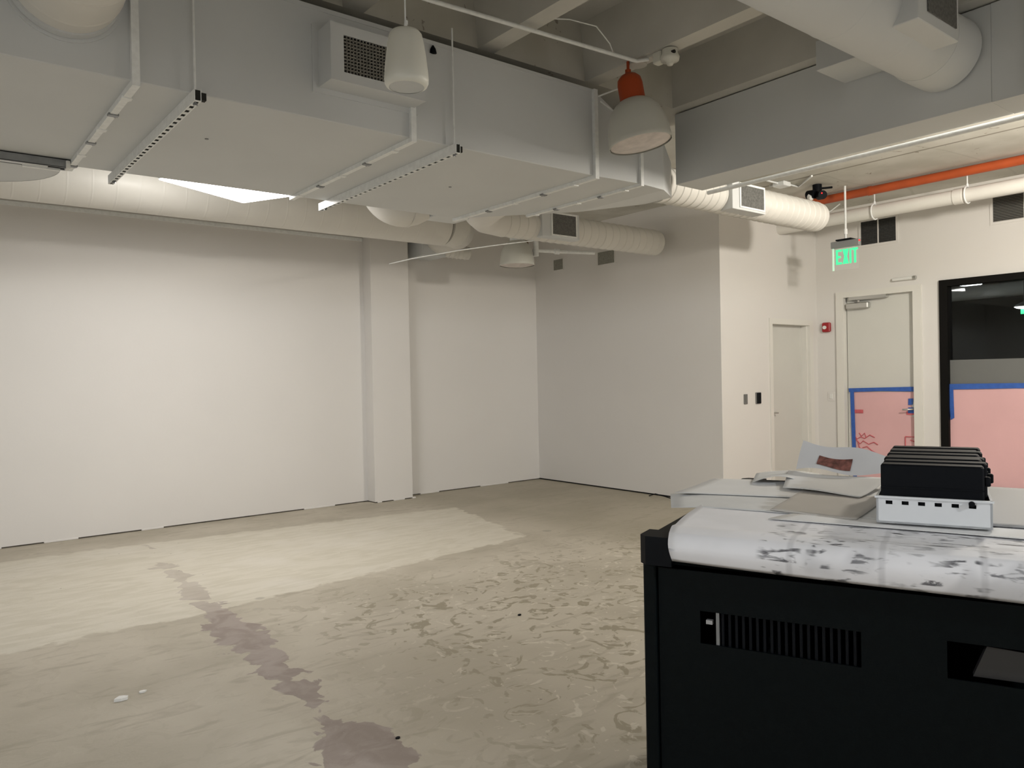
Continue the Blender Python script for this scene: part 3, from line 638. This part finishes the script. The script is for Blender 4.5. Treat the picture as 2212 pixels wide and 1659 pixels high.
# R branch
RB = empty('round_duct', (6.3, 4.42, 3.05), 'ribbed white round duct with grille box, ending near the exit sign', 'duct')
m_ = M(); m_.tube([(5.165, 4.42, 3.19), (5.20, 4.42, 3.19)], [.162, .160], 32); m_.build('collar', SPIRAL, RB)
m_ = M(); pts, rs = ribbed((5.2, 4.42, 3.19), (7.72, 4.42, 3.19), .151, .10, .007, 32); m_.tube(pts, rs, 32)
m_.lathe([(0, .05), (.08, .045), (.13, .025), (.152, 0)], 32, Matrix.Translation((7.72, 4.42, 3.19)) @ Matrix.Rotation(PI / 2, 4, 'Y')); m_.build('duct_pipe', SPIRAL, RB)
gbox(RB, 5.98, 6.50, 4.42, 3.045, 3.30, 6.10, 6.46, .185)

# second rectangular duct and what joins it
D = empty('rectangular_duct', (5.1, 2.3, 3.07), 'smooth pale rectangular duct running towards the viewer at the top right', 'duct')
m_ = M(); m_.box((4.96, 1.746, 3.075), (5.30, 4.05, 3.64), bev=.003); m_.build('duct_section', DUCT, D)
m_ = M(); m_.hexa([(4.96, -2.2, 3.075), (5.30, -2.2, 3.075), (5.30, 1.745, 3.075), (4.96, 1.745, 3.075), (4.96, -2.2, 3.64), (5.30, -2.2, 3.64), (5.30, 1.745, 3.64), (4.96, 1.745, 3.64)])
m_.build('duct_section', DUCT, D)
m_ = M(); m_.hexa([(4.80, -2.2, 3.10), (4.955, -2.2, 3.075), (4.955, 1.55, 3.075), (4.93, 1.55, 3.10), (4.80, -2.2, 3.6), (4.955, -2.2, 3.64), (4.955, 1.55, 3.64), (4.93, 1.55, 3.6)]); m_.build('tapered_side', SPIRAL, D)
m_ = M(); m_.box((4.60, 2.28, 3.45), (4.955, 2.62, 3.64), bev=.004); m_.build('boot', DUCT, D)
CN = empty('conduit', (5.33, 2.5, 3.04), 'thin white pipe running along the lower edge of the top right duct', 'pipe')
m_ = M(); m_.tube([(5.335, 4.02, 3.055), (5.335, -2.2, 3.055)], .017, 12); m_.build('pipe', STEEL, CN)
R3 = empty('round_duct', (4.2, 1.95, 3.2), 'fat white round duct with square recess meeting the top right duct', 'duct')
m_ = M(); pts, rs = ribbed((1.5, 2.02, 3.44), (4.70, 2.02, 3.44), .205, .5, .002, 48); m_.tube(pts, rs, 48); m_.build('duct_pipe', DUCT, R3)
m_ = M(); m_.tube([(4.70, 2.02, 3.44), (4.73, 2.02, 3.44), (4.958, 2.0, 3.43)], [.207, .213, .215], 48); m_.build('collar', DUCT, R3)
m_ = M(); m_.box((4.02, 1.74, 3.30), (4.50, 1.93, 3.56), bev=.004); rb = m_.build('register_box', DUCT, R3)
m_ = M(); m_.box((4.12, 1.732, 3.36), (4.46, 1.738, 3.54)); m_.build('register_grille', GRL, R3)

# ------------------------------------------------------------------ pipes near the exit
WP = empty('drain_pipe', (8.8, 3.5, 3.28), 'thick white pipe along the top of the exit door wall', 'pipe')
m_ = M(); m_.tube([(8.8, YB - .0, 3.36), (8.8, -2.0, 3.36)], .075, 28); m_.build('pipe', SPIRAL, WP)
for y in (2.62, 2.70, 3.42):
    m_ = M(); m_.tube([(8.8, y + .045, 3.36), (8.8, y - .045, 3.36)], .088 if y < 3 else .083, 28); m_.build('pipe_joint', SPIRAL, WP)
for y, lab in ((4.32, 'white clevis pipe hanger hooked over the orange pipe above dark vent'), (3.34, 'white pipe hanger at the plain coupling of the thick pipe'), (2.53, 'white pipe hanger nearest the right picture edge')):
    h_ = empty('pipe_hanger', (8.8, y, 3.27), lab, 'hanger', 'hangers on the thick white pipe')
    m_ = M(); R_ = .088
    m_.tube([(8.8 + R_ * math.cos(a), y, 3.36 + R_ * math.sin(a)) for a in [PI / 2 + k * 2 * PI / 24 for k in range(25)]], .0085, 8); m_.build('hanger_ring', STEEL, h_)
    m_ = M(); m_.tube([(8.8, y, 3.44), (8.8, y, 3.65)] if y < 4 else [(8.8, y, 3.44), (8.80, y, 3.50), (8.80, y, 3.65)], .007, 8); m_.tube([(8.8, y, 3.44), (8.8, y, 3.475)], .013, 6); m_.build('rod', STEEL, h_)
OP = empty('sprinkler_pipe', (8.72, 3, 3.53), 'orange pipe running under the ceiling beside the thick white pipe', 'pipe')
m_ = M(); m_.tube([(8.70, 5.5, 3.585), (8.70, -2.0, 3.585)], .048, 20); m_.build('pipe', ORANGE, OP)
m_ = M(); m_.tube([(8.70, 4.30, 3.585), (8.70, 4.34, 3.585)], .053, 20); m_.build('pipe_coupling', ORANGE, OP)
# black twin spotlight with red light
SC = empty('security_camera', (8.17, 4.66, 3.45), 'small black ceiling camera with a red light near orange pipe', 'camera')
cx, cy, cz = 8.17, 4.66, 3.53
m_ = M(); m_.tube([(cx, cy, 3.65), (cx, cy, 3.57)], .05, 16); m_.tube([(cx - .02, cy, 3.6), (cx + .14, cy - .10, 3.62)], .012, 8); m_.build('mount', BLACKP, SC)
m_ = M(); m_.tube([(cx - .02, cy + .10, cz + .02), (cx - .04, cy - .0, cz + .01)], .05, 16); m_.tube([(cx + .0, cy - .02, cz - .01), (cx - .06, cy - .10, cz - .02)], [.045, .05], 16); m_.build('camera_body', BLACKP, SC)
m_ = M(); m_.tube([(cx - .045, cy + .06, cz - .005), (cx - .06, cy + .03, cz - .03)], [.04, .03], 14); m_.build('white_lens', WPL, SC)
m_ = M(); m_.box((cx - .075, cy - .10, cz - .01), (cx - .068, cy - .07, cz + .005)); m_.build('red_light', REDLED, SC)
CB = empty('conduit', (7.7, 4.8, 3.6), 'small white crossed conduits and box on the ceiling left of black camera', 'pipe')
m_ = M(); m_.tube([(7.40, 4.84, 3.635), (7.85, 4.84, 3.635)], .011, 8); m_.tube([(7.72, 4.98, 3.635), (7.78, 4.80, 3.635), (8.02, 4.80, 3.635), (7.70, 4.45, 3.635)], .011, 8); m_.build('pipe', STEEL, CB)
m_ = M(); m_.box((7.66, 4.76, 3.60), (7.80, 4.90, 3.649), bev=.005); m_.build('box_body', STEEL, CB)
SB = empty('cable_loop', (8.15, 4.9, 3.55), 'dangling loop of wire under the ceiling by the round duct end', 'cable')
m_ = M(); m_.tube([(8.95, 5.30, 3.64), (8.98, 5.15, 3.56), (9.1, 5.10, 3.52), (9.25, 5.10, 3.56), (9.3, 5.0, 3.64)], .008, 8); m_.build('wire', STEEL, SB)

# ceiling conduit with sensors above the big duct
C2 = empty('conduit', (3, 3.5, 3.6), 'thin white conduit under the joists above the big duct', 'pipe')
m_ = M(); m_.tube([(-3.0, 3.60, 3.625), (2.3, 3.56, 3.61), (3.86, 3.46, 3.615), (3.93, 3.42, 3.63)], .0125, 10); m_.build('pipe', STEEL, C2)
C3 = empty('cable', (3.5, 3.2, 3.6), 'loose thin white wire curving below the joist beside the conduit', 'cable')
m_ = M(); m_.tube([(3.05, 3.52, 3.70), (3.25, 3.45, 3.72), (3.45, 3.42, 3.72), (3.60, 3.45, 3.66), (3.68, 3.5, 3.64)], .004, 6); m_.build('wire', STEEL, C3)
SN = empty('smoke_detector', (3.97, 3.2, 3.55), 'white round smoke detector under the joist near orange topped lamp', 'detector')
m_ = M(); m_.lathe([(0, 0), (.018, 0), (.024, .012), (.026, .02), (.058, .028), (.062, .05), (.05, .075), (.05, .10)], 28, Matrix.Translation((3.955, 3.26, 3.545))); m_.build('detector_body', SPK, SN)
m_ = M(); m_.box((3.91, 3.30, 3.575), (3.97, 3.37, 3.65), bev=.006); m_.build('junction_box', SPK, SN)
m_ = M(); m_.tube([(3.93, 3.222, 3.61), (3.93, 3.20, 3.61)], .012, 8); m_.build('knockout', DARKIN, SN)
J2 = empty('junction_box', (3.95, 3.50, 3.61), 'flat painted junction box on the joist above the orange topped lamp', 'box')
m_ = M(); m_.tube([(3.94, 3.52, 3.65), (3.94, 3.52, 3.625)], .06, 20); m_.box((3.92, 3.36, 3.635), (3.98, 3.47, 3.65)); m_.build('box_body', CEIL, J2)

# ------------------------------------------------------------------ lamps
def pendant(loc, label, can=ORANGE2, lens=LENS, tilt=0.0, az=0.0, sc=1.0, group=None, drop=None, top=ZC):
    T = Matrix.Translation(loc) @ RZm(az) @ Matrix.Rotation(tilt, 4, 'Y') @ Matrix.Scale(sc, 4)
    p = empty('pendant_lamp', loc, label, 'lamp', group)
    m_ = M(); m_.lathe([(.208, 0), (.213, .006), (.21, .03), (.206, .09), (.192, .16), (.165, .225), (.13, .27), (.10, .292), (.085, .298), (.080, .29), (.12, .265), (.155, .22), (.183, .155), (.197, .09), (.203, .03), (.205, .008), (.200, .004)], 48, T); m_.build('lamp_shade', LAMPW, p)
    m_ = M(); m_.lathe([(0, -.012), (.08, -.010), (.16, -.002), (.203, .008)], 48, T); m_.build('lens', lens, p)
    m_ = M(); m_.lathe([(.084, .25), (.084, .41), (.078, .445), (.055, .47), (.025, .485), (0, .487)], 32, T); m_.build('canister', can, p)
    q = T @ Vector((0, 0, .48))
    m_ = M(); m_.tube([q, (q.x, q.y, top)], .010, 8); m_.tube([q, (q.x, q.y, q.z + .03)], .02, 10); m_.build('stem', can if can is ORANGE2 else STEEL, p)
    return p
pendant((3.93, 3.50, 3.09), 'unlit dome lamp with orange top hanging before the big duct corner', tilt=math.radians(9), az=math.radians(-51) + PI)
m_ = M(); m_.tube([(3.90, 3.84, 3.47), (4.02, 3.80, 3.40), (4.06, 3.72, 3.34)], .007, 6); m_.tube([(3.88, 3.84, 3.50), (3.97, 3.72, 3.54), (3.98, 3.58, 3.60)], .006, 6)
tag(m_.build('cable', STEEL), 'two short white cables between the duct corner and orange topped lamp', 'cable')
fp = pendant((5.93, 7.30, 2.90), 'distant unlit dome lamp below the ribbed duct near the recessed wall', can=STEEL)
FP = empty('conduit', (6.4, 7.1, 3.05), 'white tee pipe beside the distant unlit dome lamp', 'pipe')
m_ = M(); m_.tube([(6.12, 7.22, 3.09), (6.95, 7.0, 3.10)], .022, 12); m_.tube([(6.15, 7.2, 3.02), (6.15, 7.2, 3.3)], .035, 12); m_.tube([(6.40, 7.14, 3.09), (6.46, 7.12, 3.09)], .034, 12); m_.build('pipe', STEEL, FP)
m_ = M(); m_.tube([(6.05, 7.25, 3.04), (6.05, 7.25, 3.3)], .018, 8); m_.build('brown_pipe', mat('brown_pipe', (.12, .09, .05), .6), FP)
for k, (x, y, z, pw_, c_) in enumerate(LAMPS):
    pendant((x, y, z), ['lit white dome lamp on the exit door side beyond the right edge', 'lit white dome lamp behind the black rack', 'lit white dome lamp in front of the left wall, left of the view', 'small unseen dome lamp added behind the big duct to light the round duct'][k], can=STEEL, lens=LENSON, group='lit dome lamps around the room', top=ZC, sc=(1, 1, 1, .42)[k])  # the small dome is an added, unseen source for the round duct's bright band
m_ = M(); m_.tube([(3.99, 7.0, 2.737), (4.22, 6.92, 2.80), (4.65, 6.70, 2.89), (5.05, 6.52, 2.96), (5.42, 6.37, 3.018)], [.004] + [.006] * 4, 6)
tag(m_.build('cable', STEEL), 'long thin white wire drooping from the ribbed duct', 'cable')
# LED panel
PL = empty('panel_lamp', (PAN_C[0], PAN_C[1], PAN_Z - .07), 'bright white lit panel peeking out behind the big duct', 'lamp', rot=RZm(PAN_A))
T = Matrix.Translation((PAN_C[0], PAN_C[1], PAN_Z)) @ RZm(PAN_A)
m_ = M(); m_.box((-.455, -.285, -.063), (.455, .285, -.055), T); m_.build('lit_diffuser', mat('panel_glow', (1, 1, 1), .5, emit=((1, .96, .92), 30)), PL)
m_ = M(); m_.box((-.46, -.29, -.055), (.46, .29, .02), T); m_.build('housing', STEEL, PL)
for q in (-.3, .3): m_ = M(); m_.tube([(q, 0, .02), (q, 0, .449)], .004, 6, T=T); m_.build('suspension_rod', STEEL, PL)

# pendant speaker
SP = empty('pendant_speaker', (1.73, 2.86, 2.83), 'white tapered speaker hanging before the big duct grille', 'speaker')
T = Matrix.Translation((1.732, 2.858, 2.796)) @ Matrix.Diagonal((1, 1, .92, 1))
m_ = M(); m_.lathe([(.075, .0), (.088, .006), (.094, .02), (.095, .035), (.092, .08), (.086, .14), (.078, .20), (.070, .242), (.060, .256), (.035, .263), (0, .264)], 40, T); m_.build('speaker_shell', SPK, SP)
m_ = M(); m_.lathe([(0, .010), (.05, .008), (.077, .002)], 40, T); m_.build('speaker_grille', DUCT, SP)
m_ = M(); m_.tube([T @ Vector((0, 0, .26)), T @ Vector((0, 0, .30))], [.010, .005], 10); m_.tube([T @ Vector((0, 0, .30)), (1.732, 2.858, ZC + .4)], .0035, 8); m_.tube([T @ Vector((.004, 0, .29)), T @ Vector((.004, 0, .31))], .008, 8); m_.build('hanging_rod', STEEL, SP)

# small dark plates on the side wall
for a, b_, z0, z1, lab in ((8.24, 8.44, 3.09, 3.24, 'small dark grey vent on the side wall nearer the corner'), (7.22, 7.53, 3.055, 3.225, 'wider dark grey vent on the side wall under the ribbed duct')):
    e = empty('wall_vent', (XG, (a + b_) / 2, z0), lab, 'vent')
    m_ = M(); m_.box((XG - .006, a, z0), (XG, b_, z1)); m_.build('vent_face', VENTG, e)
    m_ = M(); m_.box((XG - .010, a - .012, z0 - .012), (XG - .0, b_ + .012, z0)); m_.box((XG - .010, a - .012, z1), (XG, b_ + .012, z1 + .012)); m_.box((XG - .010, a - .012, z0), (XG, a, z1)); m_.box((XG - .010, b_, z0), (XG, b_ + .012, z1)); m_.build('vent_frame', WALL, e)

# ------------------------------------------------------------------ equipment rack with papers
RK = Matrix.Translation((1.687, 1.534, 0)) @ Matrix.Rotation(math.atan2(-.925, .379), 4, 'Z')
rk = empty('equipment_rack', (1.687, 1.534, 0), 'waist high black metal rack covered in papers in the foreground', 'rack', rot=Matrix.Rotation(math.atan2(-.925, .379), 4, 'Z'))
RW, RD = 1.75, 1.36
def R(): return M(RK)
m_ = R()
# front panel with two slots
def front(m_, x0, x1, z0, z1, y0, y1, holes):
    xs_ = sorted({x0, x1} | {h[0] for h in holes} | {h[1] for h in holes})
    for a, b_ in zip(xs_, xs_[1:]):
        hh = [h for h in holes if h[0] <= a + 1e-6 and h[1] >= b_ - 1e-6]
        if hh: m_.box((a, y0, z0), (b_, y1, hh[0][2])); m_.box((a, y0, hh[0][3]), (b_, y1, z1))
        else: m_.box((a, y0, z0), (b_, y1, z1))
SL = [(.166, .586, .780, .873), (.780, 1.20, .786, .879)]
front(m_, .045, RW - .045, .06, .985, .028, .034, SL); m_.build('front_panel', BLACK, rk)
m_ = R(); m_.box((.045, .34, .06), (RW - .045, .346, .985)); m_.box((.03, .034, .06), (.036, RD - .03, .985)); m_.box((RW - .036, .034, .06), (RW - .03, RD - .03, .985)); m_.box((.03, RD - .036, .06), (RW - .03, RD - .03, .985)); m_.build('side_panels', BLACK, rk)
for x, y in ((.0, .0), (RW - .045, .0), (0, RD - .045), (RW - .045, RD - .045)):
    m_ = R(); m_.box((x + .004, y + .012, .03), (x + .041, y + .045, 1.0), bev=.004); m_.build('corner_post', BLACK, rk)
m_ = R(); m_.box((0, 0, 1.0), (RW, RD, 1.076), bev=.018); m_.build('top_frame', BLACK, rk)
m_ = R(); m_.box((.07, .07, 1.0765), (RW - .07, RD - .07, 1.0785)); m_.build('top_panel', BLACKP, rk)
for x, y in ((0, 0), (RW, 0), (0, RD), (RW, RD)):
    sx, sy = (1 if x == 0 else -1), (1 if y == 0 else -1)
    m_ = R(); m_.prism([(x - .004 * sx + .022 * sx, y - .004 * sy), (x + .095 * sx, y - .004 * sy), (x + .095 * sx, y + .10 * sy), (x - .004 * sx, y + .10 * sy), (x - .004 * sx, y - .004 * sy + .022 * sy)], lambda p, k: (p[0], p[1], .997 + .083 * k)); m_.build('corner_cap', BLACKP, rk)
for x, y in ((.05, .05), (RW - .05, .05), (.05, RD - .05), (RW - .05, RD - .05)):
    m_ = R(); m_.tube([(x - .015, y, .03), (x + .015, y, .03)], .03, 16); m_.build('caster', BLACKP, rk)
# fins and latch inside the slots
m_ = R()
for k in range(19): m_.box((.225 + k * .019, .036, .775), (.232 + k * .019, .075, .878))
m_.build('slot_fins', BLACKP, rk)
m_ = R(); m_.box((.21, .034, .775), (.219, .05, .878)); m_.build('slot_bar', GALV, rk)
m_ = R(); m_.box((.181, .036, .835), (.199, .05, .846)); m_.build('slot_latch', CARDG, rk)
m_ = R(); m_.hexa([(.835, .06, .790), (1.20, .06, .795), (1.20, .09, .795), (.835, .09, .79), (.865, .06, .868), (1.20, .06, .852), (1.20, .09, .852), (.865, .09, .868)]); m_.build('inner_plate', mat('plate_dim', (.035, .034, .034), .4), rk)

def on_rack(m_, name, mt, label, cat, group=None):
    o = m_.build(name, mt, origin=RK.to_translation() + Vector((0, 0, 1.08)), rot=RK.to_quaternion().to_matrix().to_4x4()); return tag(o, label, cat, group)
# big printed drawing, curled over the front edge
def lerp(a, b, t): return a + (b - a) * t
def drawf(u, v):
    x = lerp(.10 - .065 * v, RW - .1, u); R_ = .05
    s_ = v * .70
    droop = .055 + .035 * u
    if s_ < droop + .02: # hanging part
        y = -.012 - .006 * math.sin(u * 8); z = 1.090 - (droop + .02 - s_) * .95
        k = (s_) / (droop + .02); y -= .010 * math.sin(k * PI)
        y += .035 * max(0, k - .5) ** 2 * 2
    else:
        q = s_ - (droop + .02); y = -.012 + .0175 - .006 * math.sin(u * 8) + q * .93; z = 1.090 + .010 * math.exp(-((q - .07) / .06) ** 2)
    x -= .02 * math.sin(v * PI) * (1 - u)
    return (x, y, z)
m_ = R(); m_.grid(60, 70, drawf, thick=.0015); o = on_rack(m_, 'drawing_sheet', DRAWING, 'large printed drawing sheet curling over the front edge of the rack', 'paper', 'papers on the rack')
def paper(name, corners, z, mt, label, cat='paper', lift=None, th=.001, seed=1, amp=.004, group='papers on the rack'):
    rr = random.Random(seed); ph = [rr.uniform(0, 6) for _ in range(4)]
    def fn(u, v):
        a, b_, c_, d_ = corners
        x = (a[0] * (1 - u) + b_[0] * u) * (1 - v) + (d_[0] * (1 - u) + c_[0] * u) * v
        y = (a[1] * (1 - u) + b_[1] * u) * (1 - v) + (d_[1] * (1 - u) + c_[1] * u) * v
        zz = z + amp * (1 + math.sin(u * 5 + ph[0]) * math.cos(v * 4 + ph[1]))
        if lift: zz += lift(u, v)
        return (x, y, zz)
    m_ = R(); m_.grid(14, 14, fn, thick=th); return on_rack(m_, name, mt, label, cat, group)
paper('paper_sheet', [(-.06, .49), (.75, .42), (.70, 1.06), (-.155, .78)], 1.0915, PAPER2, 'thin translucent sheet overhanging the left side of the rack', seed=3, amp=.0012, th=.001, lift=lambda u, v: -.012 * max(0, .16 - u) / .16)
paper('paper_sheet', [(-.12, .72), (.55, .80), (.60, 1.25), (-.085, 1.17)], 1.0945, PAPER, 'large pale sheet lying along the back left of the rack top', seed=5, th=.001, amp=.002)
paper('card_folder', [(.28, .47), (.545, .40), (.60, .86), (.31, 1.02)], 1.0975, KRAFT, 'cream folder lying left of the white tray', seed=7, amp=.0015, th=.003)
paper('paper_sheet', [(.24, .93), (.52, .80), (.60, 1.14), (.20, 1.30)], 1.1035, PAPER, 'white folded sheet overlapping the cream folder', seed=9, amp=.005, lift=lambda u, v: .02 * v)
paper('paper_sheet', [(.10, 1.05), (.30, 1.12), (.34, 1.34), (.06, 1.33)], 1.102, PAPER2, 'rumpled grey sheet at the back edge of the rack', seed=11, lift=lambda u, v: .02 * math.sin(u * 3.1))
paper('paper_sheet', [(.30, .33), (1.0, .29), (1.03, .42), (.36, .45)], 1.0945, PAPER, 'narrow white sheet edge in front of the white tray', seed=13, amp=.0012, th=.002)
paper('paper_sheet', [(.84, .47), (1.6, .42), (1.62, 1.28), (.84, 1.33)], 1.092, CARDG, 'grey sheet lying right of the white tray', seed=15, amp=.002)
# upright envelope with brown print
ev = empty('envelope', (0, 0, 0), 'crumpled white envelope with brown printed block leaning behind the papers', 'envelope')
ev.matrix_world = RK @ Matrix.Translation((.35, 1.26, 1.13))
def envf(u, v):
    return (.23 + u * .33 + .02 * v, 1.30 - .30 * u * .3 + .08 * v, 1.135 + v * (.115 - .045 * u) + .010 * math.sin(u * 7 + v * 3))
m_ = R(); m_.grid(16, 8, envf); m_.grid(16, 8, lambda u, v: tuple(Vector(envf(u, v)) + Vector((0, .003, 0)))); m_.build('envelope_sheet', PAPER3, ev)
m_ = R(); m_.grid(8, 4, lambda u, v: tuple(Vector(envf(.24 + u * .40, .18 + v * .42)) + Vector((0, -.004, 0)))); m_.build('brown_print', BRED, ev)
# white tray and black dividers
TR = empty('white_tray', (0, 0, 0), 'white perforated plastic tray standing on the rack papers', 'tray'); TR.matrix_world = RK @ Matrix.Translation((.75, .68, 1.1005))
tx0, tx1, ty0, ty1, tz0, tz1 = .603, .895, .36, 1.0, 1.1005, 1.180
m_ = R(); m_.box((tx0, ty0, tz0), (tx1, ty1, tz0 + .006))
front(m_, tx0, tx1, tz0, tz1 - .0, ty0, ty0 + .006, [(tx0 + .025 + k * .042, tx0 + .043 + k * .042, tz1 - .024, tz1 - .013) for k in range(6)])
m_.box((tx0, ty1 - .006, tz0), (tx1, ty1, tz1)); m_.box((tx0, ty0, tz0), (tx0 + .006, ty1, tz1)); m_.box((tx1 - .006, ty0, tz0), (tx1, ty1, tz1)); m_.box((tx0 - .004, ty0 - .004, tz1 - .006), (tx1 + .004, ty0 + .0, tz1)); m_.build('tray_body', TRAYW, TR)
BXB = 8
for k in range(BXB):
    y = ty0 + .012 + k * .078; labs = ['frontmost black divider standing in the white tray', 'second black divider from the front of the white tray', 'third black divider from the front of the white tray', 'fourth black divider from the front of the white tray', 'fifth black divider from the front, past the tray middle', 'sixth black divider from the front of the white tray', 'second rearmost black divider in the white tray', 'rearmost black divider standing in the white tray']
    m_ = R(); dx = .0 + .010 * (k % 2)
    m_.box((tx0 + .012 + dx * .3, y, 1.108), (tx1 - .018 + dx, y + .060, 1.272 + .002 * (k % 3)), bev=.005)
    if k == 0: m_.box((tx0 + .012, y - .003, 1.203), (tx1 - .018, y + .002, 1.207)); 
    o = m_.build('black_divider', BLACKP, origin=(RK @ Vector((.75, y + .03, 1.108)))); tag(o, labs[k], 'divider', 'black dividers in the white tray')
    m_ = R(); m_.box((tx1 - .018 + dx, y + .02, 1.215), (tx1 - .002 + dx, y + .04, 1.242), bev=.003); m_.build('side_tab', BLACKP, o)
m_ = R(); m_.tube([(tx1 - .05, ty0 - .001, tz1 - .010), (tx1 - .05, ty0 - .012, tz1 - .010)], .008, 10); m_.build('black_clip', BLACKP, TR)

# ------------------------------------------------------------------ small debris on the floor
db = [(.83, 4.17, .035, 'white scrap of debris on the floor at lower left, larger one', WPL), (.93, 4.20, .02, 'white scrap of debris on the floor at lower left, smaller one', WPL), (1.66, 2.92, .012, 'dark crumb on the floor near the bottom of the purple stain', BLACKP), (3.13, 3.9, .016, 'dark crumb on the scuffed concrete in the middle of the floor', BLACKP)]
for x, y, r, lab, mt in db:
    m_ = M(); vs = []; rr = random.Random(int(x * 100))
    poly = [(x + r * (.6 + .6 * rr.random()) * math.cos(a), y + r * .7 * (.6 + .6 * rr.random()) * math.sin(a)) for a in [k * PI / 3.5 for k in range(7)]]
    m_.prism(poly, lambda p, k: (p[0], p[1], .001 + k * r * .4)); tag(m_.build('debris', mt), lab, 'debris', 'scraps on the floor')
m_ = M(); m_.tube([(7.45, 6.60, .004), (7.40, 6.45, .05), (7.38, 6.30, .04), (7.42, 6.15, .006)], .006, 6)
tag(m_.build('wire_scrap', BLACKP), 'short curled dark wire on the floor by the side wall', 'debris')
